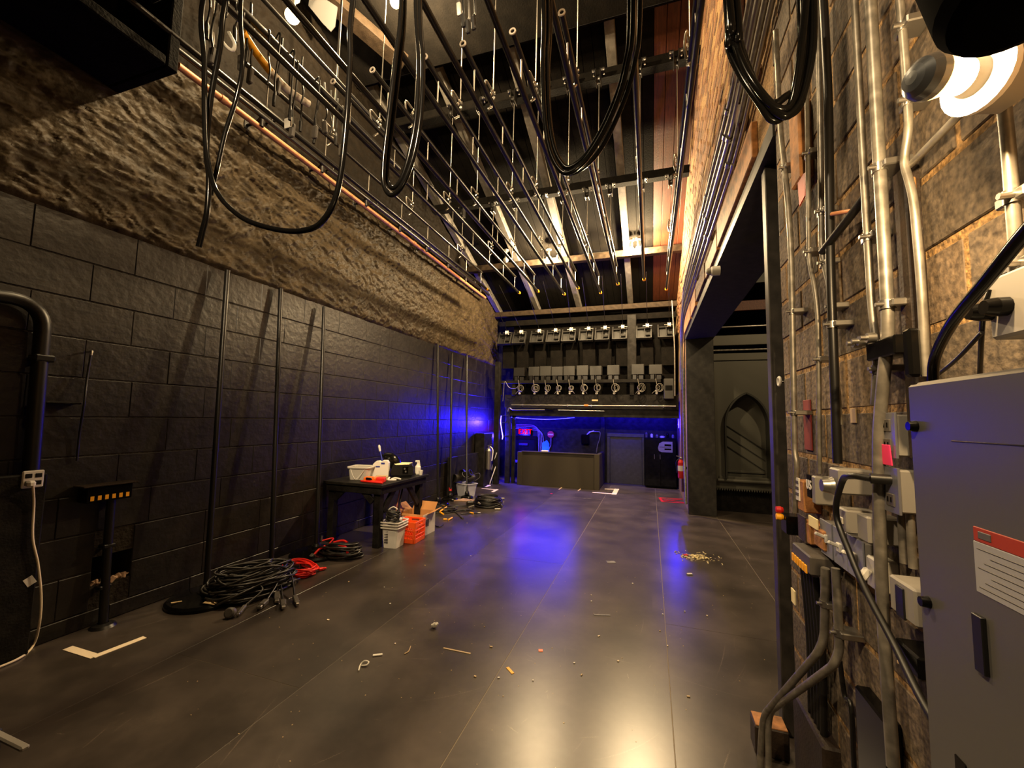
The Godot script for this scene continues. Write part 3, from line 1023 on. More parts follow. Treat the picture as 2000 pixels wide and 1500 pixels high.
func build_left_wall_things():
	# copper line with its brackets, and the black rails over it
	var t := thing("copper_pipe", "long orange copper pipe running along the upper left wall", "pipe", Vector3(-4.02, 4.8, -6))
	var m := M.new()
	m.tube([Vector3(-4.02, 4.82, -2.36), Vector3(-4.02, 4.82, -6), Vector3(-4.02, 4.80, -9.75)], 0.032, 12)
	obj("pipe", m, mats.copper, t)
	for z in [-2.75, -6.3]:
		m = M.new()
		m.tube([Vector3(-4.02, 4.82, z), Vector3(-4.02, 4.82, z - 0.06)], 0.039, 12)
		obj("coupling", m, mats.copper, t)
	t = thing("wall_rail", "black rail on brackets just above the copper pipe", "pipe", Vector3(-3.98, 4.9, -6))
	m = M.new()
	m.tube([Vector3(-3.98, 4.93, -2.05), Vector3(-3.98, 4.93, -6), Vector3(-3.98, 4.91, -9.9)], 0.026, 12)
	obj("rail", m, mats.dark_pipe, t)
	for k in 9:
		var z := -2.3 - k * 0.88
		m = M.new()
		m.tube(bends([Vector3(-4.21, 4.87, z), Vector3(-4.05, 4.87, z), Vector3(-3.98, 4.93, z)], 0.05), 0.016, 8)
		m.box(Vector3(-4.205, 4.87, z), Vector3(0.03, 0.09, 0.07), Basis(), 0.004)
		m.lathe([Vector2(0, -0.05), Vector2(0.022, -0.05), Vector2(0.022, 0.03), Vector2(0, 0.03)], Transform3D(Basis(), Vector3(-3.98, 4.86, z)), 10)
		obj("bracket", m, mats.dark_pipe, t)
	t = thing("wall_rail", "black upper rail with thin drop rods above the copper pipe", "pipe", Vector3(-3.98, 5.05, -6))
	m = M.new()
	m.tube([Vector3(-3.98, 5.04, -3.02), Vector3(-3.98, 5.04, -6), Vector3(-3.98, 5.03, -9.9)], 0.025, 12)
	obj("rail", m, mats.dark_pipe, t)
	for k in 7:
		var z := -3.3 - k * 0.95
		m = M.new()
		m.tube([Vector3(-3.98, 5.03, z), Vector3(-3.98, 4.94, z)], 0.01, 6)
		m.tube([Vector3(-4.19, 5.05, z - 0.1), Vector3(-3.98, 5.05, z - 0.1)], 0.012, 6)
		obj("rod", m, mats.dark_pipe, t)

	# added black panels overhead that keep light off the top left corner
	m = M.new()
	m.span(Vector3(-4.2, 4.35, -1.98), Vector3(-3.5, 7.6, -2.06), 0.01)
	t = tag(obj("light_block_panel", m, mats.deck_black), "added black panel standing in for shade across the top left corner", "flat")
	m = M.new()
	m.span(Vector3(-4.19, 4.35, -0.2), Vector3(-3.5, 4.43, -1.975), 0.01)
	tag(obj("light_block_soffit", m, mats.deck_black), "added black board keeping light off the top left corner", "panel")

	m = M.new()
	m.span(Vector3(-3.49, 4.72, -0.2), Vector3(-2.55, 4.78, -1.85), 0.01)  # out of view, added only to shade the upper left wall
	tag(obj("light_block_soffit", m, mats.deck_black), "added unseen black board blocking light above the top left edge", "panel")

	# six pipe stands
	boom_stand(Vector3(-3.87, 0, -2.88), Vector3(-4.13, 3.17, -3.04), "leftmost black pipe stand, its broad base patched with peeling tape")
	boom_stand(Vector3(-3.9, 0, -3.6), Vector3(-4.16, 3.19, -3.72), "black pipe stand rising behind the big pile of black cable")
	boom_stand(Vector3(-3.88, 0, -4.22), Vector3(-4.14, 3.15, -4.4), "black pipe stand just left of the black work table")
	boom_stand(Vector3(-3.96, 0, -7.45), Vector3(-4.15, 3.2, -7.57), "black pipe stand just right of the black work table", 0.22)
	boom_stand(Vector3(-3.95, 0, -7.95), Vector3(-4.15, 3.12, -8.23), "black pipe stand left of the grey bin, with a red band near its foot", 0.17)
	boom_stand(Vector3(-3.72, 0, -8.28), Vector3(-4.15, 3.18, -9.0), "black pipe stand standing in front of the grey bin", 0.13)
	m = M.new()
	m.tube([Vector3(-3.96, 0.18, -7.965), Vector3(-3.97, 0.25, -7.975)], 0.029, 10)
	flat("red_tape", Color(0.75, 0.1, 0.06), 0.5)
	tag(obj("red_band", m, mats.red_tape), "red tape band round a pipe stand left of the grey bin", "tape")
	# tape on the first base
	flat("pale_tape", Color(0.72, 0.62, 0.46), 0.6)
	var c := Vector3(-3.87, 0, -2.93)
	var q := 0
	for a in [[0.22, 0.16, 0.1, 0.07, 0.3], [0.18, 0.02, 0.1, 0.035, 0.9], [0.25, -0.06, 0.05, 0.03, 0.0], [-0.05, 0.26, 0.09, 0.02, 1.2], [0.24, 0.08, 0.03, 0.025, 0.3], [-0.12, -0.2, 0.11, 0.025, 0.4]]:
		m = M.new()
		m.box(c + Vector3(a[0], 0.05 + (0.27 - Vector2(a[0], a[1]).length()) * 0.1 + 0.006, a[1]), Vector3(a[2], 0.004, a[3]), Basis(Vector3.UP, a[4]) * Basis(Vector3.BACK, -0.12), 0.0)
		tag(obj("tape_scrap", m, mats.pale_tape), ["largest square pale tape scrap on the broad base of the leftmost stand", "long pale tape scrap behind the square one on the leftmost stand's base", "small pale tape scrap at the front of the leftmost stand's base", "narrow pale tape strip on the near rim of the leftmost stand's base", "tiny pale tape scrap beside the square one on the leftmost stand's base", "pale tape strip on the far side of the leftmost stand's base"][q], "tape", "tape scraps on the stand base")
		q += 1

	# bent pipe and what hangs on the wall at far left
	t = thing("bent_pipe", "thick black pipe bending down the left wall at the picture's edge", "pipe", Vector3(-4.22, 1.335, -1.783))
	m = M.new()
	m.tube(bends([Vector3(-4.16, 2.422, -1.19), Vector3(-4.16, 2.487, -1.738), Vector3(-4.16, 1.261, -1.764)], 0.22, 8), 0.045, 12)
	obj("pipe", m, mats.dark_pipe, t)
	m = M.new()
	m.box(Vector3(-4.16, 2.07, -1.756), Vector3(0.1, 0.05, 0.11), Basis(), 0.01)
	obj("strap", m, mats.dark_pipe, t)
	m = M.new()
	m.span(Vector3(-4.22, 1.765, -1.796), Vector3(-4.15, 1.747, -2), 0.006)
	tag(obj("wall_batten", m, mats.black_paint), "short black wooden batten on the left wall beside the bent pipe", "batten")
	t = thing("thin_cable", "thin black wire hanging from a hook on the left wall", "cable", Vector3(-4.22, 1.431, -2.029))
	m = M.new()
	m.tube(smooth([Vector3(-4.18, 2.152, -2.038), Vector3(-4.18, 1.949, -2.029), Vector3(-4.14, 1.748, -2.008), Vector3(-4.19, 1.511, -2.023), Vector3(-4.2, 1.314, -2.029)], 6), 0.008, 6)
	obj("wire", m, mats.black_rubber, t)
	m = M.new()
	m.tube(smooth([Vector3(-4.22, 2.174, -2.063), Vector3(-4.17, 2.168, -2.038), Vector3(-4.16, 2.134, -2.03)], 4), 0.008, 6)
	obj("hook", m, mats.steel, t)
	# low black box at the far left with the outlet
	m = M.new()
	m.span(Vector3(-4.21, 0.0, -1.2), Vector3(-4.12, 1.25, -1.84), 0.01)
	tag(obj("wall_box", m, mats.black_paint), "black boxed-in panel low on the left wall below the bent pipe", "panel")
	t = thing("wall_outlet", "pale four-way wall outlet with a plug in it on the left wall", "outlet", Vector3(-4.11, 1.2, -1.76))
	m = M.new()
	m.span(Vector3(-4.125, 1.155, -1.705), Vector3(-4.108, 1.275, -1.815), 0.006)
	obj("cover", m, mats.white_plastic, t)
	for a in [[1.24, -1.735], [1.24, -1.785], [1.19, -1.785], [1.19, -1.735]]:
		m = M.new()
		m.span(Vector3(-4.11, a[0] - 0.015, a[1] - 0.017), Vector3(-4.104, a[0] + 0.015, a[1] + 0.017), 0.002)
		obj("socket", m, mats.dark_pipe, t)
	t = thing("power_cord", "pale extension cord plugged into the wall outlet and trailing along the floor", "cord", Vector3(-4.05, 0.5, -1.8))
	m = M.new()
	m.tube(smooth([Vector3(-4.06, 1.18, -1.74), Vector3(-4.1, 1.041, -1.773), Vector3(-4.1, 0.81, -1.786), Vector3(-4.1, 0.625, -1.827), Vector3(-4.1, 0.404, -1.861), Vector3(-4.1, 0.226, -1.87), Vector3(-4.224, 0.02, -1.908), Vector3(-4.095, 0.01, -1.777), Vector3(-4.077, 0.01, -1.558)], 8), 0.0075, 8)
	obj("cord", m, mats.tape_white, t)
	m = M.new()
	m.span(Vector3(-4.105, 1.165, -1.715), Vector3(-4.055, 1.21, -1.758), 0.012)
	obj("plug", m, mats.white_plastic, t)

	# connector strip with six yellow labels, its feed pipe to the floor
	t = thing("connector_box", "black connector box with six yellow labels on the left wall", "box", Vector3(-4.14, 1.03, -2.2))
	m = M.new()
	m.span(Vector3(-4.215, 0.99, -2.06), Vector3(-4.1, 1.11, -2.36), 0.006)
	obj("box", m, mats.black_gloss, t)
	m = M.new()
	m.span(Vector3(-4.215, 1.11, -2.03), Vector3(-4.08, 1.122, -2.39), 0.003)
	obj("lid", m, mats.beam_paint, t)
	for k in 6:
		m = M.new()
		m.span(Vector3(-4.102, 1.005, -2.085 - k * 0.046), Vector3(-4.098, 1.04, -2.108 - k * 0.046))
		obj("label", m, mats.yellow_tape, t)
	m = M.new()
	m.tube(bends([Vector3(-4.16, 1.0, -2.25), Vector3(-4.16, 0.5, -2.26), Vector3(-4.13, 0.0, -2.26)], 0.1), 0.03, 10)
	obj("feed_pipe", m, mats.dark_pipe, t)
	for y in [0.62, 0.3]:
		m = M.new()
		m.box(Vector3(-4.17, y, -2.258), Vector3(0.08, 0.03, 0.08), Basis(), 0.006)
		obj("clamp", m, mats.dark_pipe, t)
	m = M.new()
	m.lathe([Vector2(0, 0), Vector2(0.085, 0), Vector2(0.07, 0.02), Vector2(0.035, 0.03)], Transform3D(Basis(), Vector3(-4.13, 0.0, -2.26)), 14)
	obj("foot", m, mats.dark_pipe, t)
	flat("rubble", Color(0.62, 0.5, 0.4), 0.9)
	rng.seed = 44
	t = thing("rubble", "tan rubble lying in the hole in the left wall", "rubble", Vector3(-4.25, 0.32, -2.4))
	for k in 9:
		m = M.new()
		m.box(Vector3(-4.26 + rng.randf() * 0.05, 0.315 + rng.randf() * 0.01, -2.22 - k * 0.03), Vector3(0.05, 0.02, 0.05) * rng.randf_range(0.6, 1.2), Basis(Vector3(1, 2, 1).normalized(), rng.randf() * 3), 0.006)
		obj("chunk", m, mats.rubble, t)
	m = M.new()
	m.box(Vector3(-4.12, 0.508, -1.804), Vector3(0.005, 0.06, 0.05), Basis(Vector3.RIGHT, 0.5))
	tag(obj("paper_scrap", m, mats.white_plastic), "torn white paper scrap stuck beside the pale cord", "paper")

# many rounds of cable lying on each other: a oval of half-axes a (along dir) and b
func coil(parent: Node3D, called: String, c: Vector3, turn: float, a: float, b: float, count: int, r: float, mat: Material, lift: float, tilt: float, squash := 0.0):
	var m := M.new()
	for k in count:
		var u := float(k) / maxf(1, count - 1)
		var bas := Basis(Vector3.UP, turn + rng.randf_range(-0.25, 0.25)) * Basis(Vector3.RIGHT, rng.randf_range(-tilt, tilt)) * Basis(Vector3.BACK, rng.randf_range(-tilt, tilt) * 0.35)
		var aa := a * rng.randf_range(0.72, 1.0) * (1.0 - squash * u)
		var bb := b * rng.randf_range(0.55, 1.0) * (1.0 - squash * u)
		var ph := rng.randf() * TAU
		var pts := []
		for s in 22:
			var q := TAU * s / 22.0
			var p := c + Vector3(rng.randf_range(-0.004, 0.004), r + lift * u, 0) + bas * Vector3(aa * cos(q), 0.012 * sin(2 * q + ph), bb * sin(q))
			p.y = maxf(p.y, r + 0.002 + 0.3 * lift * u)
			pts.append(p)
		m.tube(pts, r, 6, true)
	return obj(called, m, mat, parent)

func plug_end(parent: Node3D, a: Vector3, b: Vector3, w: float, mat: Material, tip: Material):
	var m := M.new()
	m.bar(a, b, w, w * 0.8, w * 0.15)
	var o := obj("plug", m, mat, parent)
	m = M.new()
	m.bar(b, b + (b - a).normalized() * w * 0.8, w * 0.75, w * 0.55, w * 0.1)
	obj("plug_tip", m, tip, parent)
	return o

func build_floor_things():
	rng.seed = 300
	flat("red_cable", Color(0.85, 0.12, 0.07), 0.5)
	flat("cable_black", Color(0.13, 0.115, 0.1), 0.4)
	# big black pile
	var c := Vector3(-3.575, 0, -3.13)
	var t := thing("cable_pile", "large heap of looped black power cables with square plugs on the floor", "cable", Vector3(c.x, 0, c.z))
	coil(t, "cable_loops", c, 1.25, 0.42, 0.22, 34, 0.0105, mats.cable_black, 0.2, 0.6, 0.2)
	coil(t, "cable_loops", c + Vector3(-0.06, 0, 0.05), 1.0, 0.38, 0.18, 22, 0.0105, mats.cable_black, 0.24, 0.75, 0.3)
	for p in [[Vector3(-3.589, 0, -3.388), Vector3(-3.152, 0, -3.057), Vector3(-3.066, 0, -2.982), 0.045], [Vector3(-3.545, 0, -3.336), Vector3(-3.333, 0, -3.162), Vector3(-3.22, 0, -3.054), 0.05], [Vector3(-3.407, 0, -3.195), Vector3(-3.287, 0, -3.006), Vector3(-3.246, 0, -2.914), 0.05], [Vector3(-3.369, 0, -3.337), Vector3(-3.123, 0, -3.16), Vector3(-3.002, 0, -3.071), 0.04], [Vector3(-3.65, 0, -3.539), Vector3(-3.513, 0, -3.474), Vector3(-3.407, 0, -3.417), 0.05], [Vector3(-3.395, 0, -3.021), Vector3(-3.373, 0, -2.866), Vector3(-3.293, 0, -2.746), 0.03]]:
		var m := M.new()
		m.tube(smooth([p[0] + Vector3(-0.03, 0.14, -0.02), p[0] + Vector3(0.03, 0.1, 0), p[1] + Vector3(0, 0.03, 0)], 6), 0.0085, 6)
		obj("lead", m, mats.cable_black, t)
		plug_end(t, p[1] + Vector3(0, 0.03, 0), p[2] + Vector3(0, 0.027, 0), p[3], mats.grey_rubber, mats.steel)
	var m := M.new()
	m.lathe([Vector2(0, 0), Vector2(0.04, 0), Vector2(0.042, 0.04), Vector2(0.03, 0.05), Vector2(0, 0.05)], Transform3D(Basis(Vector3(1, 0, -0.4).normalized(), 1.2), Vector3(-3.348, 0, -2.725) + Vector3(0, 0.035, 0)), 16)
	obj("round_plug", m, mats.grey_rubber, t)
	# red coil
	c = Vector3(-3.634, 0, -3.717)
	t = thing("cable_coil", "red extension cord coiled on the floor beside the big black heap", "cable", Vector3(c.x, 0, c.z))
	coil(t, "cord_loops", c, -0.35, 0.27, 0.17, 17, 0.007, mats.red_cable, 0.06, 0.16)
	m = M.new()
	m.tube(smooth([c + Vector3(0.2, 0.05, -0.08), Vector3(-3.45, 0, -3.773) + Vector3(0, 0.03, 0), Vector3(-3.454, 0, -3.82) + Vector3(0, 0.02, 0)], 5), 0.007, 6)
	obj("lead", m, mats.red_cable, t)
	plug_end(t, Vector3(-3.453, 0, -3.804) + Vector3(0, 0.02, 0), Vector3(-3.424, 0, -3.849) + Vector3(0, 0.02, 0), 0.035, mats.red_cable, mats.red_cable)
	# black and red coil
	c = Vector3(-3.57, 0, -4.265)
	t = thing("cable_coil", "loose black cable coil with red plug boots, left of the white bucket", "cable", Vector3(c.x, 0, c.z))
	coil(t, "cable_loops", c + Vector3(0.02, 0, 0), 0.1, 0.28, 0.17, 9, 0.011, mats.cable_black, 0.12, 0.22)
	coil(t, "cable_loops", c + Vector3(0.05, 0.02, 0), 0.4, 0.24, 0.16, 4, 0.012, mats.cable_black, 0.12, 0.5)
	for s in [[Vector3(-0.2, 0.12, -0.12), Vector3(-0.1, 0.14, -0.16), Vector3(-0.02, 0.13, -0.15)], [Vector3(0.0, 0.14, 0.02), Vector3(0.1, 0.13, 0.02), Vector3(0.18, 0.09, 0.08)], [Vector3(-0.16, 0.13, 0.06), Vector3(-0.2, 0.1, 0.12), Vector3(-0.22, 0.05, 0.18)]]:
		m = M.new()
		m.tube(smooth([c + s[0], c + s[1], c + s[2]], 5), 0.014, 8)
		obj("red_boot", m, mats.red_cable, t)
	plug_end(t, c + Vector3(-0.22, 0.06, 0.18), c + Vector3(-0.225, 0.03, 0.23), 0.05, mats.grey_rubber, mats.steel)
	m = M.new()
	m.tube(smooth([c + Vector3(-0.25, 0.1, -0.1), c + Vector3(-0.28, 0.14, -0.2), Vector3(-3.951, 0.06, -4.373) + Vector3(0, 0.06, 0)], 5), 0.01, 6)
	obj("red_boot", m, mats.red_cable, t)
	m = M.new()
	var e := Vector3(-3.951, 0.06, -4.373) + Vector3(0, 0.06, 0)
	m.tube([e, e + Vector3(0.0, 0.06, -0.01)], 0.013, 8)
	obj("plug_tip", m, mats.steel, t)

	work_table()

	# white buckets, orange crate, cardboard box
	t = thing("bucket_stack", "nested white plastic buckets holding black cable, in front of the table leg", "bucket", Vector3(-3.23, 0, -4.88))
	m = M.new()
	var bb := Basis(Vector3.UP, 0.05)
	m.grid_box(Vector3(-3.23, 0, -4.88), 0.095, 0.105, 0.118, 0.128, 0.29, bb)
	obj("bucket", m, mats.white_plastic, t)
	for k in 3:
		m = M.new()
		m.rim(Vector3(-3.23, 0.255 + k * 0.035, -4.88), 0.126 + k * 0.002, 0.136 + k * 0.002, 0.012, 0.018, bb)
		obj("rim", m, mats.white_plastic, t)
	flat("print_grey", Color(0.33, 0.31, 0.3), 0.6)
	for k in 5:
		m = M.new()
		m.box(Vector3(-3.27, 0.07 + k * 0.036, -4.7655 + k * 0.0018), Vector3(0.055, 0.024 + 0.008 * (k % 2), 0.002), Basis(Vector3.RIGHT, -0.08))
		obj("print", m, mats.print_grey, t)
	t = thing("cable_bundle", "black cable bundle and white wire stuffed in the top white bucket", "cable", Vector3(-3.23, 0.3, -4.88))
	coil(t, "cable_loops", Vector3(-3.25, 0.31, -4.88), 0.3, 0.1, 0.07, 10, 0.01, mats.cable_black, 0.12, 0.9)
	m = M.new()
	m.tube(smooth([Vector3(-3.33, 0.32, -4.84), Vector3(-3.33, 0.44, -4.86), Vector3(-3.26, 0.5, -4.88), Vector3(-3.2, 0.47, -4.9)], 6), 0.008, 6)
	obj("white_wire", m, mats.white_plastic, t)
	m = M.new()
	m.box(Vector3(-3.15, 0.35, -4.9), Vector3(0.03, 0.025, 0.09), Basis(Vector3.UP, 0.5), 0.006)
	obj("white_plug", m, mats.white_plastic, t)
	milk_crate()
	cardboard_box()
	# broom between the bucket and the box
	flat("blue_plastic", Color(0.1, 0.22, 0.62), 0.5)
	t = thing("broom", "broom with a thin red and dark handle leaning behind the white bucket", "broom", Vector3(-3.42, 0, -5.2))
	m = M.new()
	m.tube([Vector3(-3.36, 0.36, -5.16), Vector3(-3.5, 0.8, -5.5)], 0.012, 8)
	obj("handle", m, mats.dark_pipe, t)
	m = M.new()
	m.tube([Vector3(-3.4, 0.36, -5.16), Vector3(-3.54, 0.8, -5.5)], 0.008, 8)
	obj("red_handle", m, mats.copper, t)
	m = M.new()
	m.box(Vector3(-3.38, 0.17, -5.12), Vector3(0.07, 0.34, 0.06), Basis(Vector3.RIGHT, -0.2), 0.01)
	obj("head", m, mats.blue_plastic, t)

	# gear beyond the table: yellow plugged leads, bin, second coil
	c = Vector3(-3.507, 0, -6.928)
	t = thing("cable_pile", "tangle of thin black leads with yellow plugs beside the cardboard box", "cable", Vector3(c.x, 0, c.z))
	coil(t, "cable_loops", c + Vector3(-0.15, 0, 0), 0.2, 0.34, 0.2, 9, 0.008, mats.cable_black, 0.06, 0.2)
	coil(t, "cable_loops", c + Vector3(0.1, 0, -0.3), 0.2, 0.3, 0.25, 3, 0.008, mats.cable_black, 0.02, 0.05)
	for p in [[Vector3(-3.182, 0, -6.368), Vector3(-3.191, 0, -6.518)], [Vector3(-3.275, 0, -6.367), Vector3(-3.221, 0, -6.39)], [Vector3(-3.481, 0.06, -6.641), Vector3(-3.536, 0.06, -6.98)], [Vector3(-3.515, 0.03, -6.688), Vector3(-3.386, 0.03, -6.575)], [Vector3(-3.849, 0, -7.356), Vector3(-3.743, 0, -7.301)], [Vector3(-3.595, 0, -7.265), Vector3(-3.503, 0, -7.208)], [Vector3(-3.069, 0, -6.983), Vector3(-2.994, 0, -6.971)], [Vector3(-3.952, 0.02, -7.36), Vector3(-3.852, 0.02, -7.3)]]:
		m = M.new()
		m.tube([p[0] + Vector3(0, 0.015, 0), p[1] + Vector3(0, 0.015, 0)], 0.014, 8)
		obj("yellow_plug", m, mats.yellow_tape, t)
	for p in [[Vector3(-3.639, 0, -7.246), Vector3(-3.32, 0, -6.919), Vector3(-3.111, 0, -6.671)], [Vector3(-3.185, 0, -6.847), Vector3(-3.102, 0, -6.925), Vector3(-2.934, 0, -7.04)], [Vector3(-3.209, 0, -5.967), Vector3(-3.121, 0, -5.937), Vector3(-3.121, 0, -6.071)]]:
		m = M.new()
		m.tube(smooth([p[0] + Vector3(0, 0.01, 0), p[1] + Vector3(0, 0.01, 0), p[2] + Vector3(0, 0.01, 0)], 5), 0.008, 6)
		obj("lead", m, mats.cable_black, t)
	m = M.new()
	m.tube([Vector3(-2.943, 0, -7.036) + Vector3(0, 0.014, 0), Vector3(-2.901, 0, -7.054) + Vector3(0, 0.014, 0)], 0.013, 8)
	m.tube([Vector3(-3.111, 0, -6.671) + Vector3(0, 0.014, 0), Vector3(-3.009, 0, -6.556) + Vector3(0, 0.014, 0)], 0.014, 8)
	obj("steel_plug", m, mats.steel, t)

	c = Vector3(-3.017, 0, -7.719)
	t = thing("cable_coil", "fat coil of black microphone cable with steel plugs, right of the grey bin", "cable", Vector3(c.x, 0, c.z))
	coil(t, "cable_loops", c, 0.15, 0.3, 0.27, 24, 0.01, mats.cable_black, 0.17, 0.2, 0.1)
	for p in [[Vector3(-2.798, 0.05, -7.756), Vector3(-2.696, 0.02, -7.651)], [Vector3(-2.769, 0, -7.43), Vector3(-2.672, 0, -7.471)], [Vector3(-2.991, 0.02, -8.348), Vector3(-2.912, 0.02, -8.383)], [Vector3(-3.101, 0.1, -7.402), Vector3(-3.059, 0.07, -7.429)], [Vector3(-3.172, 0.05, -7.142), Vector3(-3.091, 0.08, -7.212)]]:
		m = M.new()
		m.tube([p[0] + Vector3(0, 0.015, 0), p[1] + Vector3(0, 0.015, 0)], 0.018, 8)
		obj("steel_plug", m, mats.steel, t)
	m = M.new()
	m.box(Vector3(-3.297, 0, -7.494) + Vector3(0, 0.06, 0), Vector3(0.14, 0.1, 0.08), Basis(Vector3.UP, 0.6), 0.02)
	obj("tie_block", m, mats.cable_black, t)

	# grey bin full of black fixtures
	t = thing("storage_bin", "grey translucent plastic bin heaped with black fixtures near the back", "bin", Vector3(-3.87, 0, -8.5))
	flat("bin_grey", Color(0.62, 0.62, 0.66), 0.45)
	m = M.new()
	bb = Basis(Vector3.UP, -0.55)
	m.grid_box(Vector3(-3.85, 0, -8.52), 0.16, 0.13, 0.2, 0.165, 0.27, bb)
	obj("bin", m, mats.bin_grey, t)
	m = M.new()
	m.rim(Vector3(-3.85, 0.27, -8.52), 0.2, 0.165, 0.016, 0.016, bb)
	obj("rim", m, mats.bin_grey, t)
	t = thing("fixture_heap", "heap of black lamp housings piled in the grey bin", "lamp housings", Vector3(-3.87, 0.28, -8.5))
	for p in [[-4.02, 0.38, -8.42, 0.09, 0.4], [-3.88, 0.4, -8.45, 0.08, -0.6], [-3.78, 0.37, -8.6, 0.09, 1.0], [-3.93, 0.47, -8.55, 0.08, 0.2], [-3.82, 0.46, -8.5, 0.07, -1.0]]:
		m = M.new()
		m.lathe([Vector2(p[3] * 0.5, -0.1), Vector2(p[3] * 0.8, -0.06), Vector2(p[3], 0.05), Vector2(p[3], 0.1), Vector2(p[3] - 0.01, 0.1), Vector2(p[3] * 0.7, 0.0), Vector2(0, -0.02)], Transform3D(Basis(Vector3.RIGHT, 1.1 + p[4]) * Basis(Vector3.BACK, p[4]), Vector3(p[0], p[1], p[2])), 16)
		obj("housing", m, mats.cable_black, t)
	m = M.new()
	m.tube(smooth([Vector3(-3.72, 0.3, -8.62), Vector3(-3.62, 0.38, -8.7), Vector3(-3.64, 0.47, -8.72), Vector3(-3.75, 0.44, -8.65)], 6), 0.012, 6)
	obj("yoke", m, mats.cable_black, t)
	# scraps of board under the pipe stands
	for p in [[-3.72, -7.95, 0.4, 0.14, 0.3, "flat brown board scrap lying before the grey bin"], [-3.6, -8.05, 0.3, 0.1, -0.2, "pale board scrap lying between the grey bin and the fat cable coil"]]:
		m = M.new()
		m.box(Vector3(p[0], 0.012, p[1]), Vector3(p[2], 0.02, p[3]), Basis(Vector3.UP, p[4]), 0.003)
		tag(obj("board_scrap", m, mats.rubble), p[5], "board")
	# dark flats leaning on the wall behind, extinguisher, poles
	m = M.new()
	m.span(Vector3(-4.16, 0.847, -8.184), Vector3(-4.08, 0.006, -9.745), 0.01)
	tag(obj("leaning_flat", m, mats.black_paint), "low black flat leaning on the left wall behind the grey bin", "flat")
	m = M.new()
	m.span(Vector3(-4.2, 0.0, -9.75), Vector3(-3.95, 1.32, -10.9), 0.01)
	tag(obj("road_case", m, mats.black_paint), "tall black case against the left wall behind the white poles", "case")
	t = thing("fire_extinguisher", "silver fire extinguisher hanging on the black case by the left wall", "extinguisher", Vector3(-3.88, 0.5, -9.85))
	var x := Vector3(-3.88, 0.42, -9.9)
	m = M.new()
	m.lathe([Vector2(0, 0), Vector2(0.07, 0), Vector2(0.075, 0.02), Vector2(0.075, 0.46), Vector2(0.05, 0.52), Vector2(0.02, 0.54), Vector2(0.02, 0.58), Vector2(0, 0.58)], Transform3D(Basis(), x), 18)
	obj("cylinder", m, mats.steel, t)
	m = M.new()
	m.box(x + Vector3(0.02, 0.6, 0), Vector3(0.12, 0.02, 0.025), Basis(Vector3.BACK, 0.3), 0.005)
	obj("handle", m, mats.steel, t)
	m = M.new()
	m.tube(smooth([x + Vector3(0.05, 0.57, 0.03), x + Vector3(0.12, 0.5, 0.04), x + Vector3(0.12, 0.35, 0.04), x + Vector3(0.1, 0.22, 0.04)], 6), 0.014, 8)
	obj("hose", m, mats.white_plastic, t)
	var n := ["nearest white pole of the bundle leaning on the left back pillar", "middle white pole of the bundle leaning on the left back pillar", "short white pole of the bundle leaning on the left back pillar"]
	var k := 0
	for p in [[Vector3(-4.069, 0, -10.337), Vector3(-3.809, 0.813, -10.28)], [Vector3(-3.958, 0, -10.201), Vector3(-3.79, 0.599, -10.32)], [Vector3(-3.959, 0, -10.388), Vector3(-3.781, 0.535, -10.3)]]:
		m = M.new()
		m.tube([p[0], p[1]], 0.013, 8)
		tag(obj("leaning_pole", m, mats.white_plastic), n[k], "pole")
		k += 1

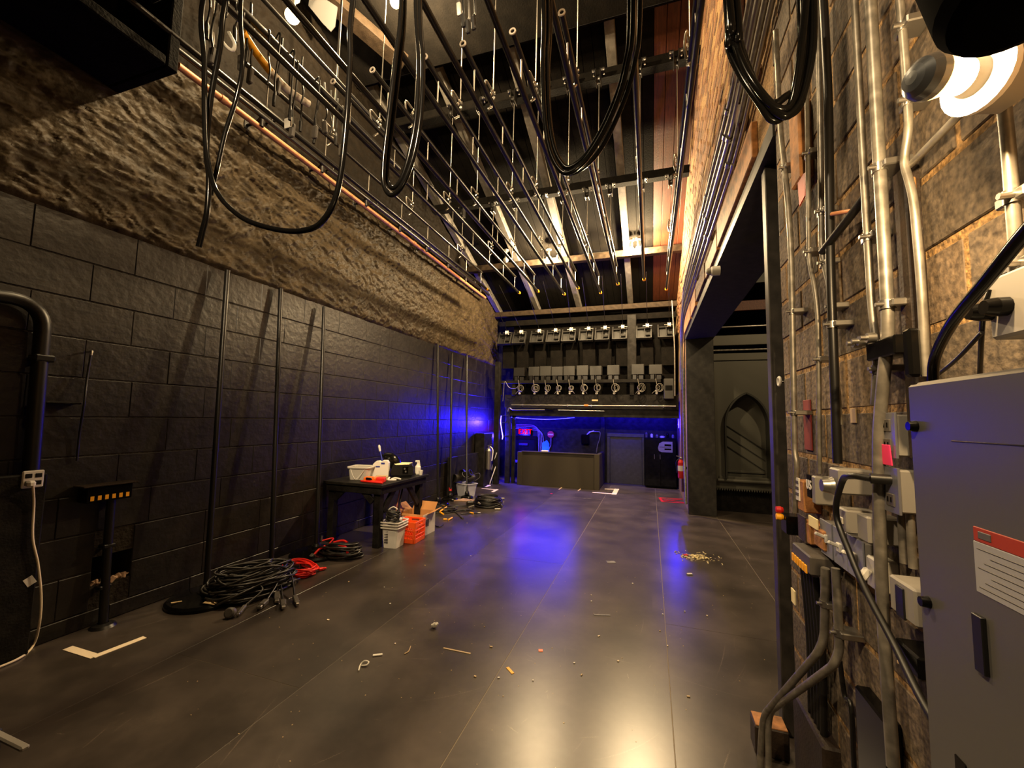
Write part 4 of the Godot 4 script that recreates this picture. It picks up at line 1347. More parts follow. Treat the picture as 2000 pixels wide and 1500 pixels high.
func work_table():
	var t := thing("work_table", "black painted wooden work table with diagonal braces against the left wall", "table", Vector3(-3.74, 0, -5.2))
	var m := M.new()
	m.span(Vector3(-4.2, 0.78, -4.62), Vector3(-3.27, 0.82, -5.82), 0.006)
	obj("tabletop", m, mats.black_paint, t)
	m = M.new()
	m.span(Vector3(-4.17, 0.69, -4.65), Vector3(-3.3, 0.779, -4.69), 0.004)
	obj("apron", m, mats.black_paint, t)
	m = M.new()
	m.span(Vector3(-3.3, 0.69, -4.7), Vector3(-3.34, 0.779, -5.79), 0.004)
	obj("apron", m, mats.black_paint, t)
	for p in [[-3.385, -4.74], [-3.385, -5.73], [-4.12, -4.74], [-4.12, -5.73]]:
		m = M.new()
		m.span(Vector3(p[0] - 0.045, 0, p[1] - 0.045), Vector3(p[0] + 0.045, 0.775, p[1] + 0.045), 0.005)
		obj("leg", m, mats.black_paint, t)
	for p in [[Vector3(-3.36, 0.45, -4.8), Vector3(-3.36, 0.76, -5.08)], [Vector3(-3.36, 0.4, -5.66), Vector3(-3.36, 0.76, -5.34)], [Vector3(-3.45, 0.58, -4.7), Vector3(-3.66, 0.77, -4.7)], [Vector3(-4.06, 0.58, -4.7), Vector3(-3.86, 0.77, -4.7)]]:
		m = M.new()
		m.bar(p[0], p[1], 0.04, 0.08, 0.003)
		obj("brace", m, mats.black_paint, t)
	var y := 0.82
	# clear storage tub
	flat("clear_plastic", Color(0.72, 0.7, 0.66), 0.4)
	t = thing("storage_tub", "translucent pale plastic tub with a wire bail on the black table", "tub", Vector3(-3.88, y, -4.98))
	m = M.new()
	m.grid_box(Vector3(-3.86, y, -4.98), 0.13, 0.11, 0.15, 0.13, 0.17, Basis(Vector3.UP, 0.25))
	obj("tub", m, mats.clear_plastic, t)
	m = M.new()
	m.rim(Vector3(-3.86, y + 0.165, -4.98), 0.15, 0.13, 0.014, 0.026, Basis(Vector3.UP, 0.25))
	obj("rim", m, mats.clear_plastic, t)
	m = M.new()
	m.tube(smooth([Vector3(-3.93, y + 0.16, -4.82), Vector3(-3.87, y + 0.06, -4.81), Vector3(-3.82, y + 0.02, -4.82), Vector3(-3.73, y + 0.15, -4.88)], 6), 0.004, 6)
	obj("bail", m, mats.white_plastic, t)
	# white jug
	t = thing("jug", "white plastic jug with blue print standing on the black table", "jug", Vector3(-3.7, y, -5.24))
	m = M.new()
	var j := Vector3(-3.7, y, -5.22)
	m.prism(PackedVector2Array([Vector2(-0.085, 0), Vector2(0.085, 0), Vector2(0.09, 0.02), Vector2(0.09, 0.17), Vector2(0.07, 0.2), Vector2(0.02, 0.2), Vector2(0.015, 0.185), Vector2(-0.01, 0.185), Vector2(-0.02, 0.195), Vector2(-0.06, 0.19), Vector2(-0.09, 0.16), Vector2(-0.09, 0.02)]), 0.1, Transform3D(Basis(Vector3.UP, 0.45).scaled(Vector3(1.2, 1.25, 1.2)), j))
	obj("body", m, mats.white_plastic, t)
	m = M.new()
	m.box(j + Basis(Vector3.UP, 0.45) * Vector3(-0.04, 0.165, 0.121), Vector3(0.06, 0.018, 0.002), Basis(Vector3.UP, 0.45))
	m.box(j + Basis(Vector3.UP, 0.45) * Vector3(0.03, 0.21, 0.121), Vector3(0.05, 0.025, 0.002), Basis(Vector3.UP, 0.45))
	flat("blue_print", Color(0.08, 0.14, 0.5), 0.6)
	obj("print", m, mats.blue_print, t)
	t = thing("brush", "cleaning brush with blue handle and pale head standing behind the white jug", "brush", Vector3(-3.68, y, -5.4))
	m = M.new()
	m.tube(smooth([Vector3(-3.72, 0.905, -5.248), Vector3(-3.76, 1.008, -5.308), Vector3(-3.8, 1.094, -5.333), Vector3(-3.84, 1.197, -5.343)], 4), 0.009, 8)
	flat("blue_handle", Color(0.06, 0.13, 0.6), 0.4)
	obj("handle", m, mats.blue_handle, t)
	m = M.new()
	var hd := Vector3(-3.84, 1.197, -5.343)
	m.lathe([Vector2(0, -0.02), Vector2(0.014, -0.02), Vector2(0.018, 0.05), Vector2(0.012, 0.075), Vector2(0, 0.08)], Transform3D(Basis(Vector3.BACK, 0.25), hd), 12)
	obj("head", m, mats.white_plastic, t)
	# dark round tub lid, black machine with papers, white bottle
	t = thing("round_tub", "shiny black rounded tub leaning behind the black machine on the table", "tub", Vector3(-3.8, y, -5.55))
	m = M.new()
	var prof := []
	for k in 9:
		var a := PI / 2 * k / 8.0
		prof.append(Vector2(0.19 * cos(a), 0.15 * sin(a)))
	m.lathe(prof, Transform3D(Basis(Vector3(0.6, 0, 1).normalized(), -0.9), Vector3(-3.76, y + 0.16, -5.52)), 24)
	obj("dome", m, mats.black_gloss, t)
	m = M.new()
	m.lathe([Vector2(0.19, 0.0), Vector2(0.205, 0.0), Vector2(0.205, -0.015), Vector2(0.185, -0.015)], Transform3D(Basis(Vector3(0.6, 0, 1).normalized(), -0.9), Vector3(-3.76, y + 0.16, -5.52)), 24)
	obj("lip", m, mats.black_gloss, t)
	t = thing("fog_machine", "black machine with a control panel lying under papers on the table", "machine", Vector3(-3.52, y, -5.5))
	m = M.new()
	var fb := Basis(Vector3.UP, 0.55)
	var fc := Vector3(-3.52, y, -5.48)
	m.prism(PackedVector2Array([Vector2(-0.15, 0.03), Vector2(0.15, 0.03), Vector2(0.16, 0.06), Vector2(0.15, 0.15), Vector2(0.13, 0.175), Vector2(-0.13, 0.175), Vector2(-0.15, 0.15), Vector2(-0.165, 0.06)]), 0.36, Transform3D(fb, fc + fb * Vector3(0, 0, -0.18)))
	obj("body", m, mats.grey_rubber if false else mats.black_paint, t)
	m = M.new()
	m.box(fc + fb * Vector3(0, 0.015, 0), Vector3(0.26, 0.03, 0.3), fb, 0.004)
	obj("foot", m, mats.black_gloss, t)
	m = M.new()
	m.box(fc + fb * Vector3(0.04, 0.105, 0.182), Vector3(0.08, 0.1, 0.006), fb, 0.002)
	obj("control_panel", m, mats.black_gloss, t)
	for p in [[0.03, 0.125], [0.045, 0.085]]:
		m = M.new()
		m.lathe([Vector2(0, 0.012), Vector2(0.012, 0.012), Vector2(0.014, 0)], Transform3D(fb * Basis(Vector3.RIGHT, PI / 2), fc + fb * Vector3(p[0], p[1], 0.185)), 10)
		obj("knob", m, mats.steel, t)
	flat("paper_cream", Color(0.93, 0.86, 0.66), 0.8)
	for p in [[-0.03, 0.0, 0.2, 0.26, 0.2, "cream paper sheet lying on the black machine, the lower one"], [0.02, -0.04, 0.18, 0.24, -0.3, "cream paper sheet lying askew on the black machine, the upper one"]]:
		m = M.new()
		m.box(fc + fb * Vector3(p[0], 0.178 + 0.003 * (1 if p[4] < 0 else 0), p[1]), Vector3(p[2], 0.002, p[3]), fb * Basis(Vector3.UP, p[4]))
		tag(obj("paper_sheet", m, mats.paper_cream), p[5], "paper")
	t = thing("spray_bottle", "white spray bottle at the right end of the black table", "bottle", Vector3(-3.5, y, -5.74))
	m = M.new()
	m.lathe([Vector2(0, 0), Vector2(0.04, 0), Vector2(0.045, 0.02), Vector2(0.045, 0.11), Vector2(0.02, 0.15), Vector2(0.015, 0.18), Vector2(0, 0.18)], Transform3D(Basis(), Vector3(-3.42, y, -5.74)), 16)
	obj("body", m, mats.white_plastic, t)
	m = M.new()
	m.box(Vector3(-3.43, y + 0.195, -5.74), Vector3(0.07, 0.03, 0.025), Basis(), 0.006)
	m.bar(Vector3(-3.4, y + 0.19, -5.74), Vector3(-3.39, y + 0.13, -5.74), 0.01, 0.015)
	obj("trigger", m, mats.white_plastic, t)
	t = thing("funnel", "small white cup lying by the spray bottle on the table", "cup", Vector3(-3.36, y, -5.68))
	m = M.new()
	m.lathe([Vector2(0.0, 0.0), Vector2(0.022, 0.0), Vector2(0.032, 0.07), Vector2(0.03, 0.07), Vector2(0.02, 0.005)], Transform3D(Basis(), Vector3(-3.33, y, -5.68)), 14)
	obj("cup", m, mats.white_plastic, t)
	# small tools at the front
	flat("orange_plastic", Color(0.96, 0.42, 0.06), 0.45)
	for p in [[Vector3(-3.62, y + 0.025, -4.86), Vector3(0.16, 0.05, 0.1), 0.1, "orange_plastic", "orange tool case beside the pale tub on the table"], [Vector3(-3.44, y + 0.03, -4.84), Vector3(0.11, 0.06, 0.09), 0.3, "red_cable", "red box right of the orange tool case on the table"], [Vector3(-3.52, y + 0.03, -4.97), Vector3(0.16, 0.06, 0.07), 0.2, "pale_tape", "pale carton behind the red box on the table"]]:
		t = thing("small_box", p[4], "box", p[0])
		m = M.new()
		m.box(p[0], p[1], Basis(Vector3.UP, p[2]), 0.006)
		obj("body", m, mats[p[3]], t)
		m = M.new()
		m.box(p[0] + Vector3(0, p[1].y * 0.5 + 0.003, 0), Vector3(p[1].x * 0.9, 0.006, p[1].z * 0.9), Basis(Vector3.UP, p[2]), 0.002)
		obj("lid", m, mats[p[3]], t)
	t = thing("hand_tool", "red handled cutters lying along the front edge of the table", "tool", Vector3(-3.45, y, -4.72))
	m = M.new()
	m.tube(smooth([Vector3(-3.68, y + 0.012, -4.74), Vector3(-3.5, y + 0.018, -4.7), Vector3(-3.33, y + 0.012, -4.72)], 6), 0.012, 8)
	m.tube(smooth([Vector3(-3.64, y + 0.012, -4.79), Vector3(-3.5, y + 0.016, -4.77), Vector3(-3.36, y + 0.012, -4.75)], 6), 0.011, 8)
	obj("handle", m, mats.red_cable, t)
	m = M.new()
	m.bar(Vector3(-3.64, y + 0.04, -4.79), Vector3(-3.55, y + 0.04, -4.78), 0.03, 0.03, 0.006)
	obj("grip", m, mats.black_gloss, t)
	t = thing("glove", "crumpled pale rag on the table before the black machine", "rag", Vector3(-3.38, y, -5.08))
	m = M.new()
	m.tube(smooth([Vector3(-3.46, y + 0.03, -5.06), Vector3(-3.44, y + 0.012, -5.0), Vector3(-3.38, y + 0.012, -4.99), Vector3(-3.32, y + 0.014, -5.02)], 5), 0.014, 7)
	m.tube(smooth([Vector3(-3.4, y + 0.02, -5.02), Vector3(-3.36, y + 0.03, -5.06), Vector3(-3.3, y + 0.012, -5.1)], 5), 0.012, 7)
	obj("rag", m, mats.white_plastic, t)

func milk_crate():
	flat("crate_orange", Color(0.98, 0.36, 0.1), 0.45)
	var t := thing("milk_crate", "orange slatted milk crate between the white buckets and the cardboard box", "crate", Vector3(-3.18, 0, -5.18))
	var b := Basis(Vector3.UP, 0.06)
	var c := Vector3(-3.175, 0, -5.185)
	var w := 0.15
	var m := M.new()
	m.box(c + Vector3(0, 0.01, 0), Vector3(w * 2, 0.02, w * 2), b, 0.004)
	obj("bottom", m, mats.crate_orange, t)
	for f in 4:
		var fb := b * Basis(Vector3.UP, f * PI / 2)
		m = M.new()
		m.box(c + fb * Vector3(0, 0.03, w), Vector3(w * 2, 0.06, 0.012), fb, 0.003)
		for y in [0.1, 0.165]:
			m.box(c + fb * Vector3(0, y, w), Vector3(w * 2, 0.018, 0.014), fb, 0.003)
		m.box(c + fb * Vector3(0, 0.215, w), Vector3(w * 2, 0.03, 0.014), fb, 0.003)
		m.box(c + fb * Vector3(0, 0.27, w), Vector3(w * 2, 0.022, 0.016), fb, 0.003)
		for s in [-1, 1]:
			m.box(c + fb * Vector3(s * 0.105, 0.245, w), Vector3(0.09, 0.04, 0.014), fb, 0.003)
			m.box(c + fb * Vector3(s * (w - 0.012), 0.14, w - 0.004), Vector3(0.028, 0.28, 0.02), fb, 0.004)
		obj("wall", m, mats.crate_orange, t)
		for k in 8:
			m = M.new()
			var x := -0.112 + k * 0.032
			m.box(c + fb * Vector3(x, 0.132, w), Vector3(0.008, 0.16, 0.008), fb * Basis(Vector3.BACK, 0.5), 0.002)
			obj("slat", m, mats.crate_orange, t)

func cardboard_box():
	grain(flat("cardboard", Color(0.78, 0.55, 0.32), 0.8), null, null, 1.0)
	flat("box_white", Color(0.78, 0.75, 0.71), 0.7)
	var t := thing("cardboard_box", "open white printed cardboard box with brown flaps behind the orange crate", "box", Vector3(-3.3, 0, -5.56))
	var c := Vector3(-3.29, 0, -5.56)
	var hx := 0.2
	var hz := 0.17
	var h := 0.3
	for s in [[1, 0], [-1, 0], [0, 1], [0, -1]]:
		var m := M.new()
		var sz := Vector3(0.006 if s[0] else hx * 2, h, hz * 2 if s[0] else 0.006)
		m.box(c + Vector3(s[0] * hx, h * 0.5, s[1] * hz), sz, Basis(), 0.001)
		obj("side", m, mats.box_white, t)
		m = M.new()
		sz.x = maxf(0.004, sz.x - 0.014) if s[1] else 0.003
		sz.z = maxf(0.004, sz.z - 0.014) if s[0] else 0.003
		m.box(c + Vector3(s[0] * (hx - 0.005), h * 0.5, s[1] * (hz - 0.005)), sz, Basis())
		obj("lining", m, mats.cardboard, t)
	var m := M.new()
	m.box(c + Vector3(0, 0.006, 0), Vector3(hx * 2 - 0.02, 0.006, hz * 2 - 0.02))
	obj("bottom", m, mats.cardboard, t)
	for p in [[Vector3(-hx, h, 0), Vector3(-hx - 0.11, h + 0.1, 0), hz * 1.9, 0], [Vector3(0, h, -hz), Vector3(0.0, h + 0.11, -hz - 0.09), hx * 1.9, 1], [Vector3(0, h, hz), Vector3(0, h - 0.03, hz + 0.02), hx * 1.9, 1], [Vector3(hx, h, 0), Vector3(hx + 0.13, h + 0.06, -0.02), hz * 1.8, 0]]:
		m = M.new()
		m.bar(c + p[0], c + p[1], p[2], 0.005, 0.0, Vector3.UP if p[3] == 1 else Vector3.UP)
		obj("flap", m, mats.cardboard, t)
	m = M.new()
	m.box(c + Vector3(hx + 0.004, 0.17, 0.06), Vector3(0.002, 0.1, 0.08))
	obj("print", m, mats.print_grey, t)


func led_light(called: String, at: Vector3, energy: float, parent: Node3D):
	var l := OmniLight3D.new()
	l.name = called
	l.light_color = Color(0.13, 0.08, 1.0)
	l.light_energy = energy
	l.omni_range = 25
	l.omni_attenuation = 2
	l.light_size = 0.03
	l.shadow_enabled = true
	parent.add_child(l, true)
	l.position = at - origin_of(parent)

# a long blue strip light of the size of its strip, facing dir
func led_area(at: Vector3, length: float, dir: Vector3, energy: float, parent: Node3D):
	var l := AreaLight3D.new()
	l.name = "strip_light"
	l.light_color = Color(0.13, 0.08, 1.0)
	l.light_energy = energy
	l.area_size = Vector2(length, 0.04)
	l.area_range = 25
	l.area_attenuation = 2
	l.shadow_enabled = true
	parent.add_child(l, true)
	l.transform = Transform3D(Basis.looking_at(dir, Vector3.FORWARD if absf(dir.y) > 0.9 else Vector3.UP), at - origin_of(parent))

func build_back():
	# winch platform over the stair well
	var t := thing("winch_platform", "black winch platform across the back of the stage above the blue lit stair well", "platform", Vector3(-1.6, 1.8, -11))
	var m := M.new()
	m.span(Vector3(-3.75, 2.2, -10.62), Vector3(0.64, 2.32, -11.88), 0.01)
	obj("deck", m, mats.deck_black, t)
	m = M.new()
	m.span(Vector3(-3.72, 1.98, -10.56), Vector3(0.64, 2.34, -10.62), 0.006)
	obj("upper_fascia", m, mats.black_paint, t)
	m = M.new()
	m.span(Vector3(-3.72, 1.78, -10.6), Vector3(0.64, 1.98, -10.66), 0.006)
	obj("lower_fascia", m, mats.black_paint, t)
	m = M.new()
	m.span(Vector3(-3.95, 2.63, -10.46), Vector3(0.25, 2.71, -10.66), 0.008)
	obj("winch_rail", m, mats.black_paint, t)
	for x in [-3.85, -3.45, -0.42]:
		m = M.new()
		m.span(Vector3(x - 0.05, 2.32, -10.5), Vector3(x + 0.05, 2.64, -10.6), 0.006)
		obj("rail_post", m, mats.black_paint, t)
	m = M.new()
	m.span(Vector3(-3.6, 2.34, -10.9), Vector3(0.6, 4.4, -10.98), 0.0)
	struct("wall_loft", m, mats.deck_black, "black wall behind the winches")
	m = M.new()
	m.span(Vector3(-0.53, 2.72, -10.6), Vector3(-0.31, 4.35, -10.7), 0.01)
	tag(obj("timber_post", m, mats.black_paint), "dark timber post standing between the winches near the right wall", "post")
	m = M.new()
	m.span(Vector3(-3.8, 4.25, -10.74), Vector3(0.62, 4.4, -10.86), 0.008)
	tag(obj("loft_beam", m, mats.deck_black), "dark beam above the winch pulleys at the back", "beam")
	# pipes on the fascia
	t = thing("fascia_pipe", "shiny horizontal pipe with an orange tape band along the platform front", "pipe", Vector3(-1.5, 2.08, -10.5))
	m = M.new()
	m.tube([Vector3(-3.499, 2.064, -10.5), Vector3(0.572, 2.064, -10.5)], 0.017, 10)
	obj("pipe", m, mats.steel, t)
	m = M.new()
	m.tube([Vector3(-1.573, 2.068, -10.5), Vector3(-1.471, 2.066, -10.5)], 0.024, 10)
	obj("tape_band", m, mats.orange_plastic, t)
	for x in [-3.2, -2.0, -1.4, 0.3]:
		m = M.new()
		m.box(Vector3(x, 2.06, -10.535), Vector3(0.03, 0.06, 0.05), Basis(), 0.005)
		obj("clip", m, mats.steel, t)
	m = M.new()
	m.tube(bends([Vector3(-3.596, 1.886, -10.5), Vector3(-3.569, 2.009, -10.5), Vector3(-3.482, 1.935, -10.5), Vector3(-2.589, 1.945, -10.5)], 0.06), 0.016, 8)
	tag(obj("short_pipe", m, mats.steel), "short pipe with a bent end below the taped pipe, at the platform's left", "pipe")
	m = M.new()
	m.tube([Vector3(-2.247, 1.943, -10.54), Vector3(-1.085, 1.931, -10.54)], 0.012, 8)
	tag(obj("thin_pipe", m, mats.steel), "thin pipe below the taped pipe, middle of the platform front", "pipe")
	m = M.new()
	m.box(Vector3(-2.481, 1.966, -10.5), Vector3(0.22, 0.05, 0.05), Basis(Vector3.BACK, -0.12), 0.01)
	tag(obj("clamp_box", m, mats.black_gloss), "black clamp joining the two pipes below the taped pipe", "clamp")
	m = M.new()
	m.box(Vector3(-1.307, 2.195, -10.5), Vector3(0.15, 0.04, 0.03), Basis(), 0.004)
	tag(obj("name_plate", m, mats.pale_tape), "small pale plate on the platform front above the taped pipe", "plate")

	# ten winches
	flat("lead_grey", Color(0.36, 0.34, 0.31), 0.5)
	var sx := [-3.70, -3.29, -2.79, -2.35, -1.94, -1.49, -1.08, -0.65, -0.07, 0.43]
	var gx := [-3.3, -2.89, -2.58, -2.27, -1.96, -1.62, -1.29, -0.86, -0.28, 0.13]
	var tx := [-3.9, -3.52, -2.87, -2.42, -1.87, -1.5, -1.05, -0.64, -0.1, 0.36]
	for k in 10:
		t = thing("winch", "motor winch with white pulley on the back platform, " + ORDER[k], "winch", Vector3(sx[k], 2.7, -10.6), "winches on the back platform")
		var g: float = gx[k]
		m = M.new()
		m.span(Vector3(g - 0.15, 2.82, -10.47), Vector3(g + 0.15, 3.06 + 0.01 * (k % 3), -10.72), 0.012)
		obj("motor_box", m, mats.winch_box if k != 0 else mats.dark_pipe, t)
		m = M.new()
		m.span(Vector3(g - 0.12, 2.71, -10.47), Vector3(g - 0.03, 2.82, -10.6), 0.004)
		m.span(Vector3(g + 0.02, 2.71, -10.48), Vector3(g + 0.13, 2.81, -10.6), 0.004)
		m.tube([Vector3(g + 0.0, 2.72, -10.45), Vector3(g + 0.0, 2.83, -10.45)], 0.012, 6)
		obj("terminal", m, mats.dark_pipe, t)
		m = M.new()
		m.span(Vector3(sx[k] - 0.16, 3.06, -10.72), Vector3(sx[k] + 0.16, 3.72, -10.86), 0.01)
		obj("housing", m, mats.deck_black, t)
		# tilted open frame with the pulley
		var b := Basis(Vector3.RIGHT, -0.5)
		var c := Vector3(sx[k] - 0.06, 3.88, -10.62)
		m = M.new()
		for s in [-0.17, 0.17]:
			m.box(c + b * Vector3(s, 0, 0), Vector3(0.03, 0.4, 0.09), b, 0.005)
		for s in [-0.185, 0.12]:
			m.box(c + b * Vector3(0, s, 0), Vector3(0.32, 0.03, 0.08), b, 0.005)
		m.box(c + b * Vector3(0.015, -0.03, 0), Vector3(0.02, 0.28, 0.08), b, 0.004)
		m.box(c + b * Vector3(0, -0.03, -0.04), Vector3(0.33, 0.3, 0.02), b, 0.0)
		obj("frame", m, mats.winch_grey, t)
		m = M.new()
		m.box(c + b * Vector3(0.09, -0.09, 0.02), Vector3(0.1, 0.05, 0.04), b, 0.004)
		obj("brake_block", m, mats.dark_pipe, t)
		var p := Vector3(sx[k] + 0.02, 4.03, -10.55)
		m = M.new()
		m.lathe([Vector2(0, -0.036), Vector2(0.058, -0.036), Vector2(0.05, -0.018), Vector2(0.05, 0.018), Vector2(0.058, 0.036), Vector2(0, 0.036)], Transform3D(Basis(Vector3.BACK, PI / 2), p), 18)
		obj("pulley", m, mats.white_plastic, t)
		m = M.new()
		m.tube([p - Vector3(0.11, 0, 0), p + Vector3(0.11, 0, 0)], 0.012, 8)
		obj("axle", m, mats.steel, t)
		m = M.new()
		var hi := Vector3(tx[k] + 0.045, roof_y(-9.3) - 0.3, -9.3)
		if k == 0: hi = Vector3(-3.85, 4.95, -9.6)
		m.tube([p + Vector3(0, 0.05, 0.03), hi], 0.006, 6)
		obj("wire_rope", m, mats.dark_pipe, t)
		# coiled lead hanging under the rail
		rng.seed = 500 + k
		var cl := thing("lead_coil", "grey coiled control lead hanging below the winches, " + ORDER[k], "cable", Vector3(g, 2.5, -10.44), "coiled leads under the winches")
		m = M.new()
		for q in 3:
			var pts := []
			var rr := rng.randf_range(0.05, 0.11)
			for s in 16:
				var a := TAU * s / 16.0
				pts.append(Vector3(g + 0.05 + rr * 0.8 * cos(a) + q * 0.02, 2.5 + rr * sin(a), -10.43 + 0.012 * q))
			m.tube(pts, 0.008, 6, true)
		m.tube(smooth([Vector3(g + 0.0, 2.72, -10.44), Vector3(g + 0.02, 2.6, -10.42), Vector3(g + 0.05, 2.5, -10.43), Vector3(g + rng.randf_range(-0.1, 0.15), 2.36, -10.45)], 5), 0.009, 6)
		obj("lead", m, mats.lead_grey, cl)
		m = M.new()
		m.box(Vector3(g + 0.02, 2.37, -10.5), Vector3(0.05, 0.05, 0.05), Basis(), 0.01)
		m.box(Vector3(g + 0.04, 2.42, -10.5), Vector3(0.09, 0.02, 0.03), Basis(), 0.004)
		obj("connector", m, mats.white_plastic, cl)
	m = M.new()
	m.span(Vector3(0.31, 2.23, -10.4), Vector3(0.53, 2.71, -10.58), 0.012)
	t = thing("control_box", "grey control box with a dark window at the right end of the winch platform", "box", Vector3(0.42, 2.45, -10.5))
	obj("body", m, mats.winch_box, t)
	m = M.new()
	m.span(Vector3(0.34, 2.43, -10.395), Vector3(0.5, 2.55, -10.41), 0.004)
	obj("window", m, mats.black_gloss, t)
	m = M.new()
	m.tube(bends([Vector3(0.55, 2.3, -10.4), Vector3(0.56, 3.4, -10.4), Vector3(0.52, 4.6, -10.5)], 0.2), 0.014, 8)
	tag(obj("riser_cable", m, mats.conduit), "grey cable rising to the roof at the right end of the winch platform", "cable")
	m = M.new()
	m.tube(smooth([Vector3(-3.711, 2.154, -10.4), Vector3(-3.689, 2.48, -10.4), Vector3(-3.664, 2.685, -10.4), Vector3(-3.532, 2.52, -10.4), Vector3(-3.346, 2.506, -10.4), Vector3(-3.236, 2.64, -10.4)], 6), 0.008, 6)
	tag(obj("loose_lead", m, mats.conduit), "pale loose lead draped at the left end of the winch rail", "cable")

	# pillars at the left
	var k := 0
	for p in [[-3.84, -10.35, 0.07, "outermost slim dark pillar at the left back corner of the stage", 3.2], [-3.62, -10.62, 0.06, "inner slim dark pillar carrying the blue light strip", 2.2], [-3.5, -10.75, 0.045, "slim dark pillar beside the exit door", 2.2]]:
		m = M.new()
		m.span(Vector3(p[0] - p[2], 0, p[1] - p[2]), Vector3(p[0] + p[2], p[4], p[1] + p[2]), 0.008)
		tag(obj("pillar", m, mats.black_paint), p[3], "pillar")
		k += 1
	# half wall round the stair well
	t = thing("half_wall", "dark panelled half wall in front of the stair well at the back", "half wall", Vector3(-2.2, 0, -10.55))
	m = M.new()
	m.span(Vector3(-3.2, 0, -10.5), Vector3(-1.3, 0.84, -10.58), 0.005)
	obj("panel", m, mats.half_wall, t)
	m = M.new()
	m.span(Vector3(-3.3, 0, -10.46), Vector3(-3.17, 0.85, -10.6), 0.008)
	obj("post", m, mats.half_wall, t)
	m = M.new()
	m.span(Vector3(-1.32, 0, -10.46), Vector3(-1.19, 0.87, -10.6), 0.008)
	obj("post", m, mats.half_wall, t)
	m = M.new()
	m.span(Vector3(-3.2, 0.84, -10.47), Vector3(-1.3, 0.87, -10.61), 0.006)
	obj("cap", m, mats.half_wall, t)
	m = M.new()
	m.span(Vector3(-1.28, 0, -10.62), Vector3(-1.2, 0.86, -11.6), 0.006)
	obj("return_panel", m, mats.half_wall, t)

	# exit door and sign
	var d := struct("door_1", null, null)
	m = M.new()
	m.span(Vector3(-3.9, 0, -11.82), Vector3(-3.2, 1.1, -11.88), 0.006)
	d.mesh = m.done()
	d.material_override = mats.door_black
	tag(d, "dark exit door behind the stair well", "", "", "structure")
	m = M.new()
	m.span(Vector3(-3.85, 0.42, -11.76), Vector3(-3.3, 0.5, -11.82), 0.012)
	obj("push_bar", m, mats.grey_box, d)
	m = M.new()
	m.span(Vector3(-3.68, 0.92, -11.78), Vector3(-3.4, 1.0, -11.82), 0.008)
	obj("door_closer", m, mats.dark_pipe, d)
	m = M.new()
	m.span(Vector3(-3.98, 1.1, -11.8), Vector3(-3.14, 1.2, -11.9), 0.006)
	m.span(Vector3(-3.98, 0, -11.8), Vector3(-3.9, 1.1, -11.9), 0.006)
	m.span(Vector3(-3.2, 0, -11.8), Vector3(-3.14, 1.1, -11.9), 0.006)
	obj("frame", m, mats.deck_black, d)
	t = thing("exit_sign", "lit red EXIT sign over the exit door at the back", "exit sign", Vector3(-3.56, 1.33, -11.84))
	m = M.new()
	m.span(Vector3(-3.68, 1.21, -11.8), Vector3(-3.32, 1.44, -11.86), 0.01)
	obj("housing", m, mats.black_gloss, t)
	glow("exit_red", Color(1.0, 0.02, 0.03), 1.3)
	mats.exit_red.albedo_color = Color(0.1, 0.0, 0.0)
	mats.exit_red.roughness = 1.0
	mats.exit_red.metallic_specular = 0.0
	words("letters", "EXIT", 0.2, Transform3D(Basis(), Vector3(-3.5, 1.33, -11.797)), mats.exit_red, t)
	var l := OmniLight3D.new()
	l.name = "sign_light"
	l.light_color = Color(1, 0.06, 0.04)
	l.light_energy = 0.05
	l.omni_range = 15
	l.omni_attenuation = 2
	l.light_size = 0.1
	l.shadow_enabled = true
	t.add_child(l, true)
	l.position = Vector3(0, 0, 0.12)

	# LED strips
	glow("led_blue", Color(0.12, 0.12, 1.0), 7.0)
	t = thing("led_strip", "glowing blue light strip drooping under the platform over the stair well", "light strip", Vector3(-2.6, 1.72, -10.75))
	var arc := [Vector3(-3.678, 1.751, -10.75), Vector3(-3.342, 1.722, -10.75), Vector3(-2.703, 1.7, -10.75), Vector3(-2.222, 1.722, -10.75), Vector3(-1.86, 1.761, -10.75)]
	m = M.new()
	m.tube(smooth(arc, 6), 0.009, 6)
	obj("strip", m, mats.led_blue, t)
	led_area((arc[2] as Vector3) + Vector3(0, 0.015, 0.03), 1.65, Vector3(0, -1, 0.5), 5.0, t)
	t = thing("led_strip", "glowing blue light strip running down the left pillar of the stair well", "light strip", Vector3(-3.55, 1.4, -10.5))
	var dn := [Vector3(-3.789, 1.774, -10.52), Vector3(-3.799, 1.597, -10.52), Vector3(-3.766, 1.393, -10.52), Vector3(-3.733, 1.231, -10.52), Vector3(-3.746, 1.15, -10.52)]
	m = M.new()
	m.tube(smooth(dn, 5), 0.012, 6)
	obj("strip", m, mats.led_blue, t)
	m = M.new()
	m.tube([dn[0], Vector3(-3.62, 1.79, -10.53), Vector3(-3.62, 1.82, -10.6)], 0.006, 6)
	for q in [1, 3]:
		m.span((dn[q] as Vector3) + Vector3(-0.02, -0.012, 0.0), Vector3(-3.6, (dn[q] as Vector3).y + 0.012, -10.57), 0.002)
	obj("clip", m, mats.black_rubber, t)
	led_light("strip_light", (dn[1] as Vector3) + Vector3(-0.12, 0, 0.0), 8.0, t)
	led_light("strip_light", (dn[3] as Vector3) + Vector3(-0.12, 0, 0.0), 8.0, t)
	t = thing("led_strip", "short glowing blue light strip at the far right under the platform", "light strip", Vector3(0.6, 1.65, -10.8))
	m = M.new()
	m.tube([Vector3(0.645, 1.77, -10.8), Vector3(0.645, 1.55, -10.8)], 0.012, 6)
	obj("strip", m, mats.led_blue, t)
	led_light("strip_light", Vector3(0.55, 1.66, -10.82), 1.0, t)

	t = thing("led_strip", "blue light strip hidden behind the platform fascia lighting the back wall", "light strip", Vector3(-1.4, 1.98, -11.4))
